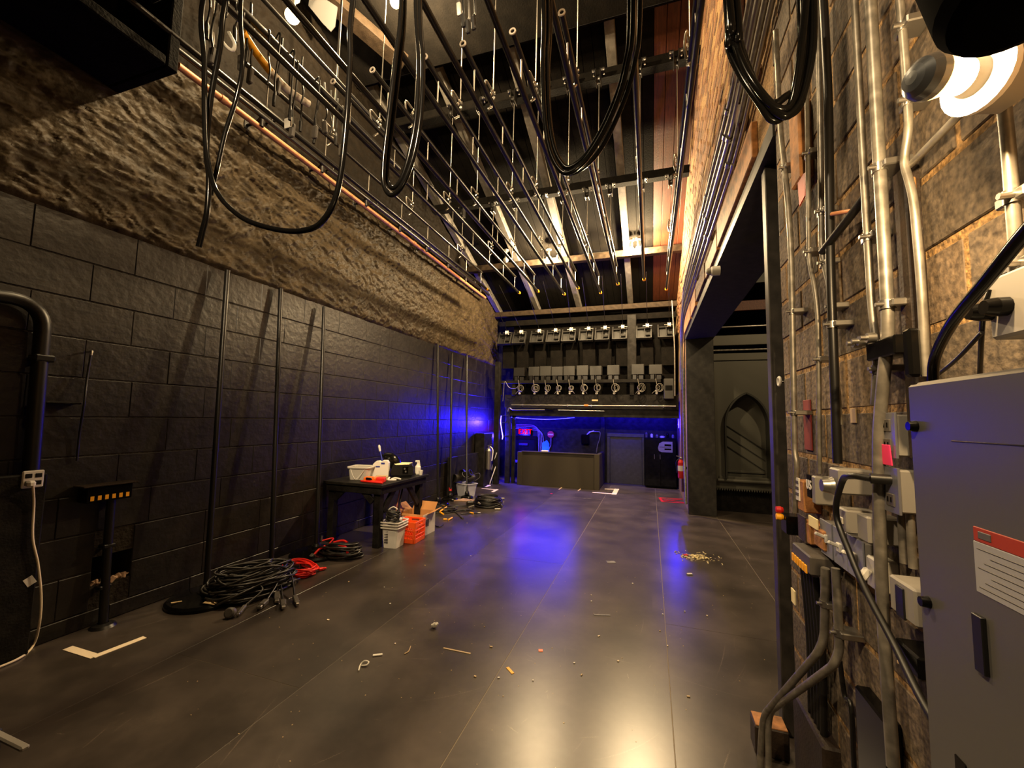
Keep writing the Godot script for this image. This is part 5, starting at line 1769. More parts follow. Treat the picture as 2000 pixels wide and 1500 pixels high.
	m = M.new()
	m.tube([Vector3(-3.2, 1.98, -11.4), Vector3(0.5, 1.98, -11.4)], 0.01, 6)
	m.tube([Vector3(-3.2, 1.98, -11.4), Vector3(-3.2, 2.2, -11.4)], 0.006, 6)
	obj("strip", m, mats.led_blue, t)
	led_area(Vector3(-1.35, 1.96, -11.41), 3.7, Vector3(0, -0.5, -1), 14.0, t)

	# conduits, panel, sign and speaker on the back wall
	var nn := ["outermost bent conduit right of the exit door", "second bent conduit right of the exit door", "third bent conduit right of the exit door", "innermost bent conduit right of the exit door"]
	for q in 4:
		m = M.new()
		var x := -3.12 + q * 0.05
		m.tube(bends([Vector3(-3.95, 1.42 - q * 0.04 + 0.12, -11.86), Vector3(x + 0.0, 1.42 - q * 0.05 + 0.1, -11.86), Vector3(x + 0.06, 0.0, -11.86)], 0.22, 6), 0.013, 8)
		tag(obj("bent_conduit", m, mats.conduit), nn[q], "conduit")
	flat("cyan_paint", Color(0.12, 0.62, 0.75), 0.5)
	m = M.new()
	m.prism(PackedVector2Array([Vector2(-2.99, 0.3), Vector2(-2.78, 0.3), Vector2(-2.78, 1.0), Vector2(-2.85, 1.1), Vector2(-2.99, 1.02)]), 0.05, Transform3D(Basis(), Vector3(0, 0, -11.895)))
	tag(obj("cyan_board", m, mats.cyan_paint), "bright cyan board standing against the back wall behind the half wall", "board")
	t = thing("fire_bell", "small red and white octagonal sign on a conduit on the back wall", "sign", Vector3(-2.75, 1.25, -11.8))
	m = M.new()
	m.lathe([Vector2(0, 0.03), Vector2(0.1, 0.03), Vector2(0.1, 0)], Transform3D(Basis(Vector3.RIGHT, PI / 2) * Basis(Vector3.UP, PI / 8), Vector3(-2.73, 1.27, -11.84)), 8)
	obj("plate", m, mats.red_tape, t)
	m = M.new()
	m.box(Vector3(-2.73, 1.27, -11.806), Vector3(0.15, 0.035, 0.004))
	obj("white_band", m, mats.white_plastic, t)
	m = M.new()
	m.tube(bends([Vector3(-2.73, 1.2, -11.86), Vector3(-2.73, 0.95, -11.86), Vector3(-2.8, 0.8, -11.86), Vector3(-2.8, 0.2, -11.86)], 0.06), 0.014, 8)
	obj("conduit", m, mats.conduit, t)
	t = thing("wall_speaker", "small black speaker mounted on the blue lit back wall", "speaker", Vector3(-1.73, 1.2, -11.8))
	m = M.new()
	m.span(Vector3(-1.84, 1.04, -11.68), Vector3(-1.62, 1.3, -11.88), 0.02)
	obj("cabinet", m, mats.black_gloss, t)
	m = M.new()
	m.tube(smooth([Vector3(-1.68, 1.3, -11.75), Vector3(-1.62, 1.36, -11.85), Vector3(-1.5, 1.4, -11.87)], 5), 0.015, 6)
	obj("bracket", m, mats.white_plastic, t)
	m = M.new()
	m.tube(smooth([Vector3(-1.646, 1.379, -11.87), Vector3(-1.432, 1.385, -11.86), Vector3(-1.333, 1.359, -11.86), Vector3(-1.347, 1.175, -11.86), Vector3(-1.403, 1.003, -11.86), Vector3(-1.431, 0.804, -11.86)], 6), 0.012, 6)
	tag(obj("wall_cable", m, mats.conduit), "blue lit cable curling down the back wall right of the speaker", "cable")
	m = M.new()
	m.box(Vector3(-2.58, 0.87 + 0.02, -10.54), Vector3(0.18, 0.035, 0.08), Basis(), 0.005)
	tag(obj("paper_pad", m, mats.white_plastic), "pale pad lying on top of the half wall", "pad")
	# dark doorway
	d = struct("door_2", null, null)
	m = M.new()
	m.span(Vector3(-1.06, 0, -11.84), Vector3(-0.22, 1.26, -11.89), 0.004)
	d.mesh = m.done()
	d.material_override = mats.door_grey
	tag(d, "plain dark door left of the black cabinet", "", "", "structure")
	m = M.new()
	m.span(Vector3(-1.14, 1.26, -11.8), Vector3(-0.16, 1.36, -11.9), 0.006)
	m.span(Vector3(-1.14, 0, -11.8), Vector3(-1.06, 1.26, -11.9), 0.006)
	m.span(Vector3(-0.22, 0, -11.8), Vector3(-0.16, 1.26, -11.9), 0.006)
	obj("frame", m, mats.door_grey, d)
	m = M.new()
	m.span(Vector3(-1.3, 0, -11.7), Vector3(-1.19, 2.2, -11.88), 0.008)
	tag(obj("wall_post", m, mats.black_paint), "dark post on the back wall left of the plain door", "post")
	# black cabinet
	t = thing("cabinet", "black two-door cabinet with a sticker at the back right corner", "cabinet", Vector3(0.22, 0, -11.6))
	m = M.new()
	m.span(Vector3(-0.14, 0.03, -11.42), Vector3(0.62, 1.28, -11.85), 0.006)
	obj("body", m, mats.door_black, t)
	for s in [0, 1]:
		m = M.new()
		m.span(Vector3(-0.13 + s * 0.375, 0.06, -11.4), Vector3(0.235 + s * 0.375, 1.25, -11.42), 0.004)
		var dr := obj("door", m, mats.door_black, t)
		m = M.new()
		m.tube([Vector3(0.16 + s * 0.14 - 0.07, 0.74, -11.385), Vector3(0.16 + s * 0.14 - 0.07, 0.86, -11.385)], 0.009, 6)
		obj("handle", m, mats.steel, dr)
	flat("sticker", Color(0.5, 0.48, 0.5), 0.5)
	m = M.new()
	m.prism(PackedVector2Array([Vector2(0.18, 1.02), Vector2(0.2, 0.95), Vector2(0.27, 0.92), Vector2(0.53, 0.92), Vector2(0.53, 1.19), Vector2(0.3, 1.19), Vector2(0.21, 1.14)]), 0.004, Transform3D(Basis(), Vector3(0, 0, -11.399)))
	obj("sticker", m, mats.sticker, t)
	m = M.new()
	for q in [[0.36, 1.05, 0.28, 0.012], [0.42, 1.1, 0.16, 0.05], [0.42, 1.0, 0.16, 0.04]]:
		m.box(Vector3(q[0], q[1], -11.394), Vector3(q[2], q[3], 0.002))
	obj("print", m, mats.black_gloss, t)
	var cn := ["tall dark can at the left end of the cabinet top", "white cup on the cabinet top", "small jar in the middle of the cabinet top", "flat dish on the cabinet top", "dark bottle near the right end of the cabinet top", "small box at the right end of the cabinet top"]
	for q in 6:
		m = M.new()
		var x := -0.1 + q * 0.13
		var hgt: float = [0.14, 0.1, 0.08, 0.05, 0.13, 0.09][q]
		m.lathe([Vector2(0, 0), Vector2(0.03, 0), Vector2(0.034, hgt * 0.7), Vector2(0.02, hgt * 0.85), Vector2(0.02, hgt), Vector2(0, hgt)], Transform3D(Basis().scaled(Vector3(2, 1, 1)) if q == 3 else Basis(), Vector3(x, 1.28, -11.55)), 12)
		tag(obj(["can", "cup", "jar", "dish", "bottle", "small_box"][q], m, [mats.grey_rubber, mats.white_plastic, mats.conduit, mats.white_plastic, mats.black_gloss, mats.grey_box][q]), cn[q], ["can", "cup", "jar", "dish", "bottle", "container"][q])
	# red fire extinguisher at the proscenium
	t = thing("fire_extinguisher", "red fire extinguisher with a white label on the wall beside the proscenium column", "extinguisher", Vector3(0.55, 0.8, -8.75))
	var x0 := Vector3(0.55, 0.62, -8.75)
	m = M.new()
	m.lathe([Vector2(0, 0), Vector2(0.05, 0), Vector2(0.055, 0.02), Vector2(0.055, 0.3), Vector2(0.03, 0.35), Vector2(0.018, 0.36), Vector2(0, 0.36)], Transform3D(Basis(), x0), 16)
	obj("cylinder", m, mats.red_tape, t)
	m = M.new()
	m.lathe([Vector2(0.0555, 0.14), Vector2(0.0565, 0.14), Vector2(0.0565, 0.24), Vector2(0.0555, 0.24)], Transform3D(Basis(), x0), 16)
	obj("label", m, mats.white_plastic, t)
	m = M.new()
	m.box(x0 + Vector3(0, 0.38, 0), Vector3(0.04, 0.04, 0.05), Basis(), 0.006)
	m.box(x0 + Vector3(-0.03, 0.41, 0), Vector3(0.1, 0.015, 0.02), Basis(Vector3.BACK, -0.25), 0.004)
	obj("valve", m, mats.steel, t)
	m = M.new()
	m.box(x0 + Vector3(0.075, 0.2, 0), Vector3(0.07, 0.05, 0.03), Basis(), 0.004)
	m.tube(smooth([x0 + Vector3(-0.03, 0.37, 0), x0 + Vector3(-0.08, 0.3, 0.01), x0 + Vector3(-0.07, 0.1, 0.02)], 5), 0.01, 6)
	obj("hose", m, mats.black_rubber, t)


func build_proscenium():
	var m := M.new()
	m.span(Vector3(0.655, 0, -8.5), Vector3(1.135, 3.36, -8.56), 0.006)
	m.span(Vector3(0.65, 3.27, -2.49), Vector3(1.135, 3.37, -8.56), 0.0)
	m.span(Vector3(0.67, 0, -2.482), Vector3(1.135, 3.3, -2.51), 0.0)
	struct("trim_1", m, mats.jamb_paint, "black painted lining of the proscenium opening")
	m = M.new()
	m.span(Vector3(0.676, 0, -2.78), Vector3(0.76, 3.27, -2.86), 0.005)
	tag(obj("jamb_post", m, mats.post_paint), "tall black square post at the near edge of the proscenium opening", "post")
	var t := thing("eye_bolt", "white eye bolt screwed into the black jamb post", "bolt", Vector3(0.59, 1.902, -2.286))
	m = M.new()
	var c := Vector3(0.655, 1.925, -2.547)
	var ring := []
	for s in 14:
		ring.append(c + Vector3(0, 0.022 * sin(TAU * s / 14), 0.022 * cos(TAU * s / 14)))
	m.tube(ring, 0.007, 6, true)
	obj("eye", m, mats.white_plastic, t)
	m = M.new()
	m.tube([c + Vector3(0, 0, -0.02), c + Vector3(0.03, 0, -0.05)], 0.006, 6)
	obj("shank", m, mats.steel, t)
	# boards left on the wall above the opening
	var n := ["long raw board over the near end of the proscenium opening", "raw board second along over the proscenium opening", "dark stained board in the middle over the proscenium opening", "short orange board over the far half of the proscenium opening", "raw board at the far end over the proscenium opening"]
	var k := 0
	for p in [[-2.85, -4.3, 3.38, 3.62, "raw_wood"], [-4.34, -5.2, 3.37, 3.55, "raw_wood"], [-5.3, -6.3, 3.4, 3.6, "tan_plaster"], [-6.4, -7.1, 3.37, 3.62, "raw_wood"], [-7.2, -8.5, 3.37, 3.66, "raw_wood"]]:
		m = M.new()
		m.span(Vector3(0.625, p[2], p[0]), Vector3(0.665, p[3], p[1]), 0.005)
		tag(obj("header_board", m, mats[p[4]]), n[k], "board")
		k += 1
	# set wall with a gothic window seen through the opening
	t = thing("scenic_wall", "grey green stage set wall with a pointed lattice window, through the opening", "set piece", Vector3(1.8, 0, -9))
	flat("set_paint", Color(0.34, 0.335, 0.3), 0.55)
	flat("set_dark", Color(0.2, 0.2, 0.18), 0.6)
	var zf := -9.0
	var arch := []
	for s in 11:
		var u := s / 10.0
		arch.append(Vector2(0.37 - 0.37 * (1.0 - cos(u * 1.25)) / (1.0 - cos(1.25)), 1.66 + 0.61 * sin(u * 1.25) / sin(1.25)))
	var right := PackedVector2Array([Vector2(0, 0.45), Vector2(0, 0.65), Vector2(0.37, 0.65)])
	for a in arch: right.append(a)
	right.append_array([Vector2(0, 2.9), Vector2(2.2, 2.9), Vector2(2.2, 0.45)])
	m = M.new()
	m.prism(right, 0.05, Transform3D(Basis(), Vector3(1.74, 0, zf - 0.05)))
	var left := PackedVector2Array()
	for p in right: left.append(Vector2(-minf(p.x, 0.6), p.y))
	left.reverse()
	m.prism(left, 0.05, Transform3D(Basis(), Vector3(1.74, 0, zf - 0.05)))
	obj("face", m, mats.set_paint, t)
	m = M.new()
	m.span(Vector3(1.1, 0, zf - 0.1), Vector3(4.2, 0.5, zf - 0.16), 0.0)
	obj("base_flat", m, mats.black_paint, t)
	for s in 28:
		m = M.new()
		var x := 1.16 + s * 0.042
		m.prism(PackedVector2Array([Vector2(x, 0.45), Vector2(x + 0.02, 0.40), Vector2(x + 0.04, 0.45)]), 0.04, Transform3D(Basis(), Vector3(0, 0, zf - 0.045)))
		obj("tooth", m, mats.set_paint, t)
	# reveal and lattice panel
	m = M.new()
	var pts := [Vector3(1.37, 0.65, zf - 0.02)]
	for a in arch: pts.append(Vector3(1.74 - a.x, a.y, zf - 0.02))
	for a in 11:
		var q: Vector2 = arch[10 - a]
		pts.append(Vector3(1.74 + q.x, q.y, zf - 0.02))
	pts.append(Vector3(2.11, 0.65, zf - 0.02))
	for s in pts.size() - 1:
		m.bar(pts[s], pts[s + 1], 0.03, 0.26, 0.0, Vector3.BACK)
	obj("reveal", m, mats.set_dark, t)
	m = M.new()
	m.span(Vector3(1.34, 0.6, zf - 0.15), Vector3(2.14, 2.35, zf - 0.18), 0.0)
	obj("window_back", m, mats.set_paint, t)
	for s in 9:
		m = M.new()
		var o := -0.55 + s * 0.2
		m.bar(Vector3(1.42, 1.0 + o + 0.4, zf - 0.14), Vector3(2.06, 0.55 + o + 0.4, zf - 0.14), 0.022, 0.014, 0.003)
		if 1.0 + o + 0.4 < 1.85 and 0.95 + o > 0.66:
			obj("lattice_bar", m, mats.set_dark, t)
	m = M.new()
	m.span(Vector3(1.42, 0.74, zf - 0.13), Vector3(2.06, 0.78, zf - 0.15), 0.004)
	obj("lattice_rail", m, mats.set_paint, t)
	m = M.new()
	m.tube([Vector3(1.22, 0.6, zf + 0.03), Vector3(2.6, 0.6, zf + 0.03)], 0.035, 12)
	m.span(Vector3(1.25, 0.63, zf), Vector3(2.6, 0.68, zf + 0.02), 0.004)
	obj("sill", m, mats.set_paint, t)
	# slats and pipes above it
	n = ["widest grey board above the set wall, beyond the opening", "narrow grey board directly above the set wall, beyond the opening", "brown timber high above the set wall, beyond the opening", "dark beam topmost above the set wall, beyond the opening"]
	k = 0
	for p in [[3.22, 3.42, "set_paint"], [2.92, 3.06, "set_paint"], [3.95, 4.15, "brown_wood"], [4.5, 4.75, "set_dark"]]:
		m = M.new()
		m.span(Vector3(1.14, p[0], zf - 0.02 - 0.2 * (k / 2)), Vector3(4.2, p[1], zf - 0.08 - 0.2 * (k / 2)), 0.006)
		tag(obj("house_beam", m, mats[p[2]]), n[k], "beam")
		k += 1
	m = M.new()
	m.tube([Vector3(1.14, 3.58, zf), Vector3(4.2, 3.58, zf)], 0.018, 10)
	tag(obj("house_pipe", m, mats.steel), "shiny horizontal pipe above the set wall, the upper of two", "pipe")
	m = M.new()
	m.tube([Vector3(1.14, 3.13, zf - 0.06), Vector3(4.2, 3.13, zf - 0.06)], 0.018, 10)
	tag(obj("house_pipe", m, mats.conduit), "dull horizontal pipe between the boards above the set wall", "pipe")

func conduit(label: String, pts: Array, r: float, mat: Material, straps := [], called := "conduit", cat := "conduit"):
	var t := thing(called, label, cat, pts[pts.size() / 2])
	var m := M.new()
	r *= 0.7
	m.tube(bends(pts, 0.1), r, 10)
	obj("tube", m, mat, t)
	for y in straps:
		for s in pts.size() - 1:
			var a: Vector3 = pts[s]
			var b: Vector3 = pts[s + 1]
			if (a.y - y) * (b.y - y) <= 0.0 and absf(a.y - b.y) > 0.01:
				var p := a.lerp(b, (a.y - y) / (a.y - b.y))
				var d := (b - a).normalized()
				m = M.new()
				m.tube([p - d * 0.012, p + d * 0.012], r * 1.25, 10)
				m.span(p + Vector3(-0.004, -0.01, -r - 0.025), Vector3(0.664, p.y + 0.01, p.z + r + 0.02), 0.003)
				m.tube([p + Vector3(-r * 1.2 - 0.012, 0, 0.008), p + Vector3(0, 0, 0.008)], 0.006, 6)
				obj("strap", m, mats.steel, t)
				break
	return t

func build_conduits():
	# the run of conduits along the wall over the opening
	var n := ["lowest", "second lowest", "third lowest", "fourth lowest", "fifth from the bottom", "fourth highest", "third highest", "second highest", "highest"]
	rng.seed = 71
	for k in 9:
		var y := 3.68 + k * 0.075
		var r: float = [0.016, 0.02, 0.014, 0.024, 0.016, 0.02, 0.014, 0.018, 0.012][k]
		var x := 0.64 - r - 0.012 * (k % 2)
		var t := thing("conduit", "conduit running along the wall above the proscenium opening, %s of the run" % n[k], "conduit", Vector3(x, y, -5), "conduits along the wall over the opening")
		var m := M.new()
		m.tube(bends([Vector3(x, y + 0.55, -1.3), Vector3(x, y + 0.25, -2.2), Vector3(x, y, -3.2), Vector3(x, y, -6.0), Vector3(x, y - 0.02, -8.2), Vector3(x, y - 0.25 - 0.05 * k, -8.9), Vector3(x, y - 1.4, -9.0 - 0.06 * k)], 0.3), r, 8)
		obj("tube", m, mats.conduit if k % 3 else mats.steel, t)
		for s in 4:
			m = M.new()
			var z := -3.4 - s * 1.35 - 0.1 * (k % 3)
			m.tube([Vector3(x, y, z), Vector3(x, y, z - 0.05)], r * 1.35, 8)
			m.span(Vector3(x, y - r - 0.01, z - 0.05), Vector3(0.664, y + r + 0.012, z - 0.02))
			obj("coupling", m, mats.steel, t)
	var m := M.new()
	m.tube(bends([Vector3(0.6, 2.697, -8.372), Vector3(0.6, 0.978, -8.474), Vector3(0.6, 0.22, -8.272)], 0.05), 0.025, 8)
	tag(obj("far_conduit", m, mats.conduit), "grey conduit running down beside the far proscenium column", "conduit")
	m = M.new()
	m.tube([Vector3(0.62, 4.057, -9.076), Vector3(0.62, 1.639, -9.152), Vector3(0.62, 0.288, -9.294)], 0.03, 8)
	tag(obj("far_pipe", m, mats.brown_wood), "brown pipe running down the wall behind the red extinguisher", "pipe")
	# security camera and odds
	var t := thing("security_camera", "white dome camera on the wall above the far end of the opening", "camera", Vector3(0.55, 3.15, -4.295))
	m = M.new()
	var c := Vector3(0.56, 3.14, -4.269)
	m.lathe([Vector2(0, 0.08), Vector2(0.045, 0.08), Vector2(0.045, 0.01), Vector2(0.035, 0.0), Vector2(0, 0.0)], Transform3D(Basis(Vector3.BACK, -PI / 2), c + Vector3(0, 0, 0)), 16)
	obj("mount", m, mats.white_plastic, t)
	m = M.new()
	m.lathe([Vector2(0.035, 0.0), Vector2(0.03, -0.025), Vector2(0.015, -0.04), Vector2(0, -0.042)], Transform3D(Basis(Vector3.BACK, -PI / 2), c), 16)
	obj("dome", m, mats.grey_box, t)
	m = M.new()
	m.box(Vector3(0.63, 4.313, -3.128), Vector3(0.06, 1.1, 0.12), Basis(), 0.01)
	tag(obj("wall_plank", m, mats.brown_wood), "dark upright plank on the brick above the opening", "plank")

	# vertical conduits on the near wall, in order from the jamb post outwards
	conduit("grey conduit nearest the jamb post, running up the near wall", [Vector3(0.6, 1.315, -2.165), Vector3(0.6, 1.53, -2.12), Vector3(0.6, 1.584, -2.141), Vector3(0.61, 2.502, -2.12), Vector3(0.61, 2.755, -2.142), Vector3(0.61, 3.116, -2.212), Vector3(0.61, 3.653, -2.226)], 0.017, mats.conduit, [2.9, 2.2, 1.75])
	conduit("thin conduit with an offset, second from the jamb post", [Vector3(0.62, 1.511, -1.925), Vector3(0.62, 2.113, -1.873), Vector3(0.62, 2.24, -1.891), Vector3(0.62, 2.363, -1.944), Vector3(0.62, 2.801, -1.906), Vector3(0.62, 3.538, -1.87)], 0.012, mats.conduit, [2.4, 1.95, 2.8])
	conduit("conduit with a long bend and grey sleeve, left of the dark pipe", [Vector3(0.62, 1.7, -1.725), Vector3(0.62, 2.195, -1.748), Vector3(0.62, 2.334, -1.813), Vector3(0.62, 2.72, -1.78), Vector3(0.62, 3.314, -1.744)], 0.014, mats.conduit, [2.5, 2.3, 2.12])
	conduit("long dark pipe, third upright from the jamb post", [Vector3(0.61, 1.568, -1.727), Vector3(0.61, 2.241, -1.714), Vector3(0.61, 2.84, -1.666), Vector3(0.61, 3.361, -1.668)], 0.02, mats.dark_pipe, [2.05])
	conduit("slim pale conduit left of the thickest conduit", [Vector3(0.615, 1.761, -1.47), Vector3(0.61, 1.903, -1.426), Vector3(0.61, 2.041, -1.446), Vector3(0.61, 2.51, -1.448), Vector3(0.61, 3.043, -1.447)], 0.014, mats.conduit, [2.25, 1.86, 1.55], "conduit")
	conduit("thickest pale conduit, taped and stained, in the middle of the near wall", [Vector3(0.6, 0.802, -1.438), Vector3(0.6, 1.185, -1.451), Vector3(0.6, 1.461, -1.441), Vector3(0.6, 1.674, -1.421), Vector3(0.6, 1.813, -1.385), Vector3(0.6, 1.945, -1.341), Vector3(0.6, 2.153, -1.339), Vector3(0.6, 2.897, -1.337), Vector3(0.6, 2.962, -1.339)], 0.021, mats.conduit, [2.4, 2.02])
	conduit("wavy pale conduit bending beside the half silvered bulb", [Vector3(0.61, 1.816, -1.218), Vector3(0.61, 2.028, -1.212), Vector3(0.61, 2.26, -1.221), Vector3(0.61, 2.364, -1.253), Vector3(0.61, 2.43, -1.22), Vector3(0.61, 2.605, -1.219), Vector3(0.61, 2.821, -1.226)], 0.013, mats.conduit, [2.7, 2.5])
	conduit("pale conduit dropping from the lamp's junction box", [Vector3(0.6, 1.954, -0.93), Vector3(0.6, 2.086, -0.929), Vector3(0.6, 2.188, -0.928), Vector3(0.6, 2.28, -0.93)], 0.014, mats.conduit, [2.1, 1.98])
	conduit("slanting thin pipe under the lamp at upper right", [Vector3(0.62, 2.348, -1.245), Vector3(0.62, 2.353, -1.025)], 0.012, mats.conduit)
	conduit("dark slanting pipe stub sticking off the near wall", [Vector3(0.6, 2.327, -1.748), Vector3(0.63, 2.396, -1.495)], 0.019, mats.dark_pipe, [], "pipe_stub", "pipe")
	conduit("short rusty cross pipe clamped over the dark pipe", [Vector3(0.6, 2.423, -1.652), Vector3(0.62, 2.388, -1.565)], 0.01, mats.copper, [], "cross_pipe", "pipe")
	# bent conduits to the floor
	conduit("thick bent conduit dropping to the floor, the left one", [Vector3(0.6, 1.179, -1.847), Vector3(0.6, 0.921, -1.885), Vector3(0.58, 0.862, -1.889), Vector3(0.5, 0.304, -2.398), Vector3(0.49, 0.12, -2.42), Vector3(0.48, 0.0, -2.4)], 0.02, mats.conduit, [1.05])
	conduit("thick bent conduit dropping to the floor, the right one", [Vector3(0.6, 1.209, -1.755), Vector3(0.6, 0.942, -1.751), Vector3(0.58, 0.89, -1.75), Vector3(0.52, 0.328, -2.389), Vector3(0.51, 0.1, -2.36), Vector3(0.5, 0.0, -2.34)], 0.019, mats.conduit, [1.0])
	# dark cables hanging below the connector box
	for k in 5:
		m = M.new()
		var px := Vector3(0.615, 1.1, -2.14 + k * 0.035)
		m.tube(smooth([px, px + Vector3(0.01, -0.3, 0.01), px + Vector3(0.015, -0.7, -0.02), px + Vector3(0.02, -1.09, 0.02 * k)], 6), 0.013, 8)
		tag(obj("feed_cable", m, mats.black_rubber), "black feed cable below the yellow labelled connector box, %s from the jamb post side" % ["fifth", "fourth", "third", "second", "first"][4 - k], "cable", "feed cables below the connector box")
	m = M.new()
	m.box(Vector3(0.6, 0.934, -2.23), Vector3(0.006, 0.06, 0.05), Basis(), 0.001)
	tag(obj("paper_tag", m, mats.paper_cream), "small pale tag among the feed cables on the near wall", "tag")

	# timber strut channel beside the thick conduit
	t = thing("wall_channel", "dark timber channel with a bare orange edge beside the thickest conduit", "timber", Vector3(0.63, 2.107, -1.298))
	m = M.new()
	m.span(Vector3(0.625, 2.371, -1.338), Vector3(0.625, 1.617, -1.285) + Vector3(0.036, 0, 0), 0.004)
	obj("plank", m, mats.brown_dark, t)
	m = M.new()
	m.span(Vector3(0.622, 2.319, -1.248), Vector3(0.622, 1.939, -1.254) + Vector3(0.01, 0, 0), 0.003)
	obj("bare_edge", m, mats.raw_wood, t)
	t = thing("pipe_clamp", "black strut clamp gripping the thick conduit over the grey panel", "clamp", Vector3(0.58, 1.909, -1.222))
	m = M.new()
	m.span(Vector3(0.585, 1.931, -1.432), Vector3(0.64, 1.881, -1.288), 0.004)
	m.span(Vector3(0.575, 1.93, -1.231), Vector3(0.6, 1.815, -1.204), 0.006)
	obj("channel", m, mats.black_gloss, t)
	for p in [[1695, 672], [1712, 668], [1740, 668]]:
		m = M.new()
		m.lathe([Vector2(0, -0.015), Vector2(0.014, -0.015), Vector2(0.014, 0.005), Vector2(0.007, 0.005), Vector2(0.007, 0.02), Vector2(0, 0.02)], Transform3D(Basis(Vector3.BACK, PI / 2), Vector3(0.572, 1.94, -1.38 - (1740 - p[0]) * 0.0018)), 6)
		obj("nut", m, mats.steel, t)
	# wooden pieces, tags
	m = M.new()
	m.span(Vector3(0.61, 3.08, -2.089), Vector3(0.61, 2.742, -1.97) + Vector3(0.054, 0, 0), 0.006)
	tag(obj("wood_block", m, mats.raw_wood), "orange brown wooden block on the near wall beside the cable bundle", "wood block")
	m = M.new()
	m.prism(PackedVector2Array([Vector2(-0.05, 0.06), Vector2(0.05, 0.03), Vector2(0.03, -0.06), Vector2(-0.04, -0.07)]), 0.004, Transform3D(Basis(Vector3.UP, -PI / 2), Vector3(0.62, 2.705, -1.977)))
	tag(obj("red_tag", m, mats.red_tape), "torn red tag hanging below the orange wooden block", "tag")
	m = M.new()
	m.box(Vector3(0.657, 1.697, -2.152), Vector3(0.006, 0.22, 0.09), Basis(), 0.002)
	tag(obj("paint_patch", m, mats.red_dull), "faded red paint patch on a block of the near wall", "paint")
	m = M.new()
	m.box(Vector3(0.657, 1.732, -1.715), Vector3(0.004, 0.05, 0.04), Basis(), 0.001)
	tag(obj("wall_label", m, mats.pale_tape), "small pale label stuck on a block right of the dark pipe", "label")

	small_boxes()
	lamp_and_panel()

# a box on the near wall: front face corners in the plane x = xf
func wall_box(called: String, label: String, a: Vector3, b: Vector3, mat: Material, cat := "box") -> Node3D:
	var t := thing(called, label, cat, Vector3(0.63, minf(a.y, b.y), (a.z + b.z) * 0.5))
	var m := M.new()
	m.span(a, Vector3(0.665, b.y, b.z), 0.005)
	obj("body", m, mat, t)
	return t

func plate(t: Node3D, called: String, x: float, y0: float, y1: float, z0: float, z1: float, mat: Material, th := 0.004):
	var m := M.new()
	m.span(Vector3(x - th, y0, z0), Vector3(x + 0.002, y1, z1), 0.001)
	return obj(called, m, mat, t)

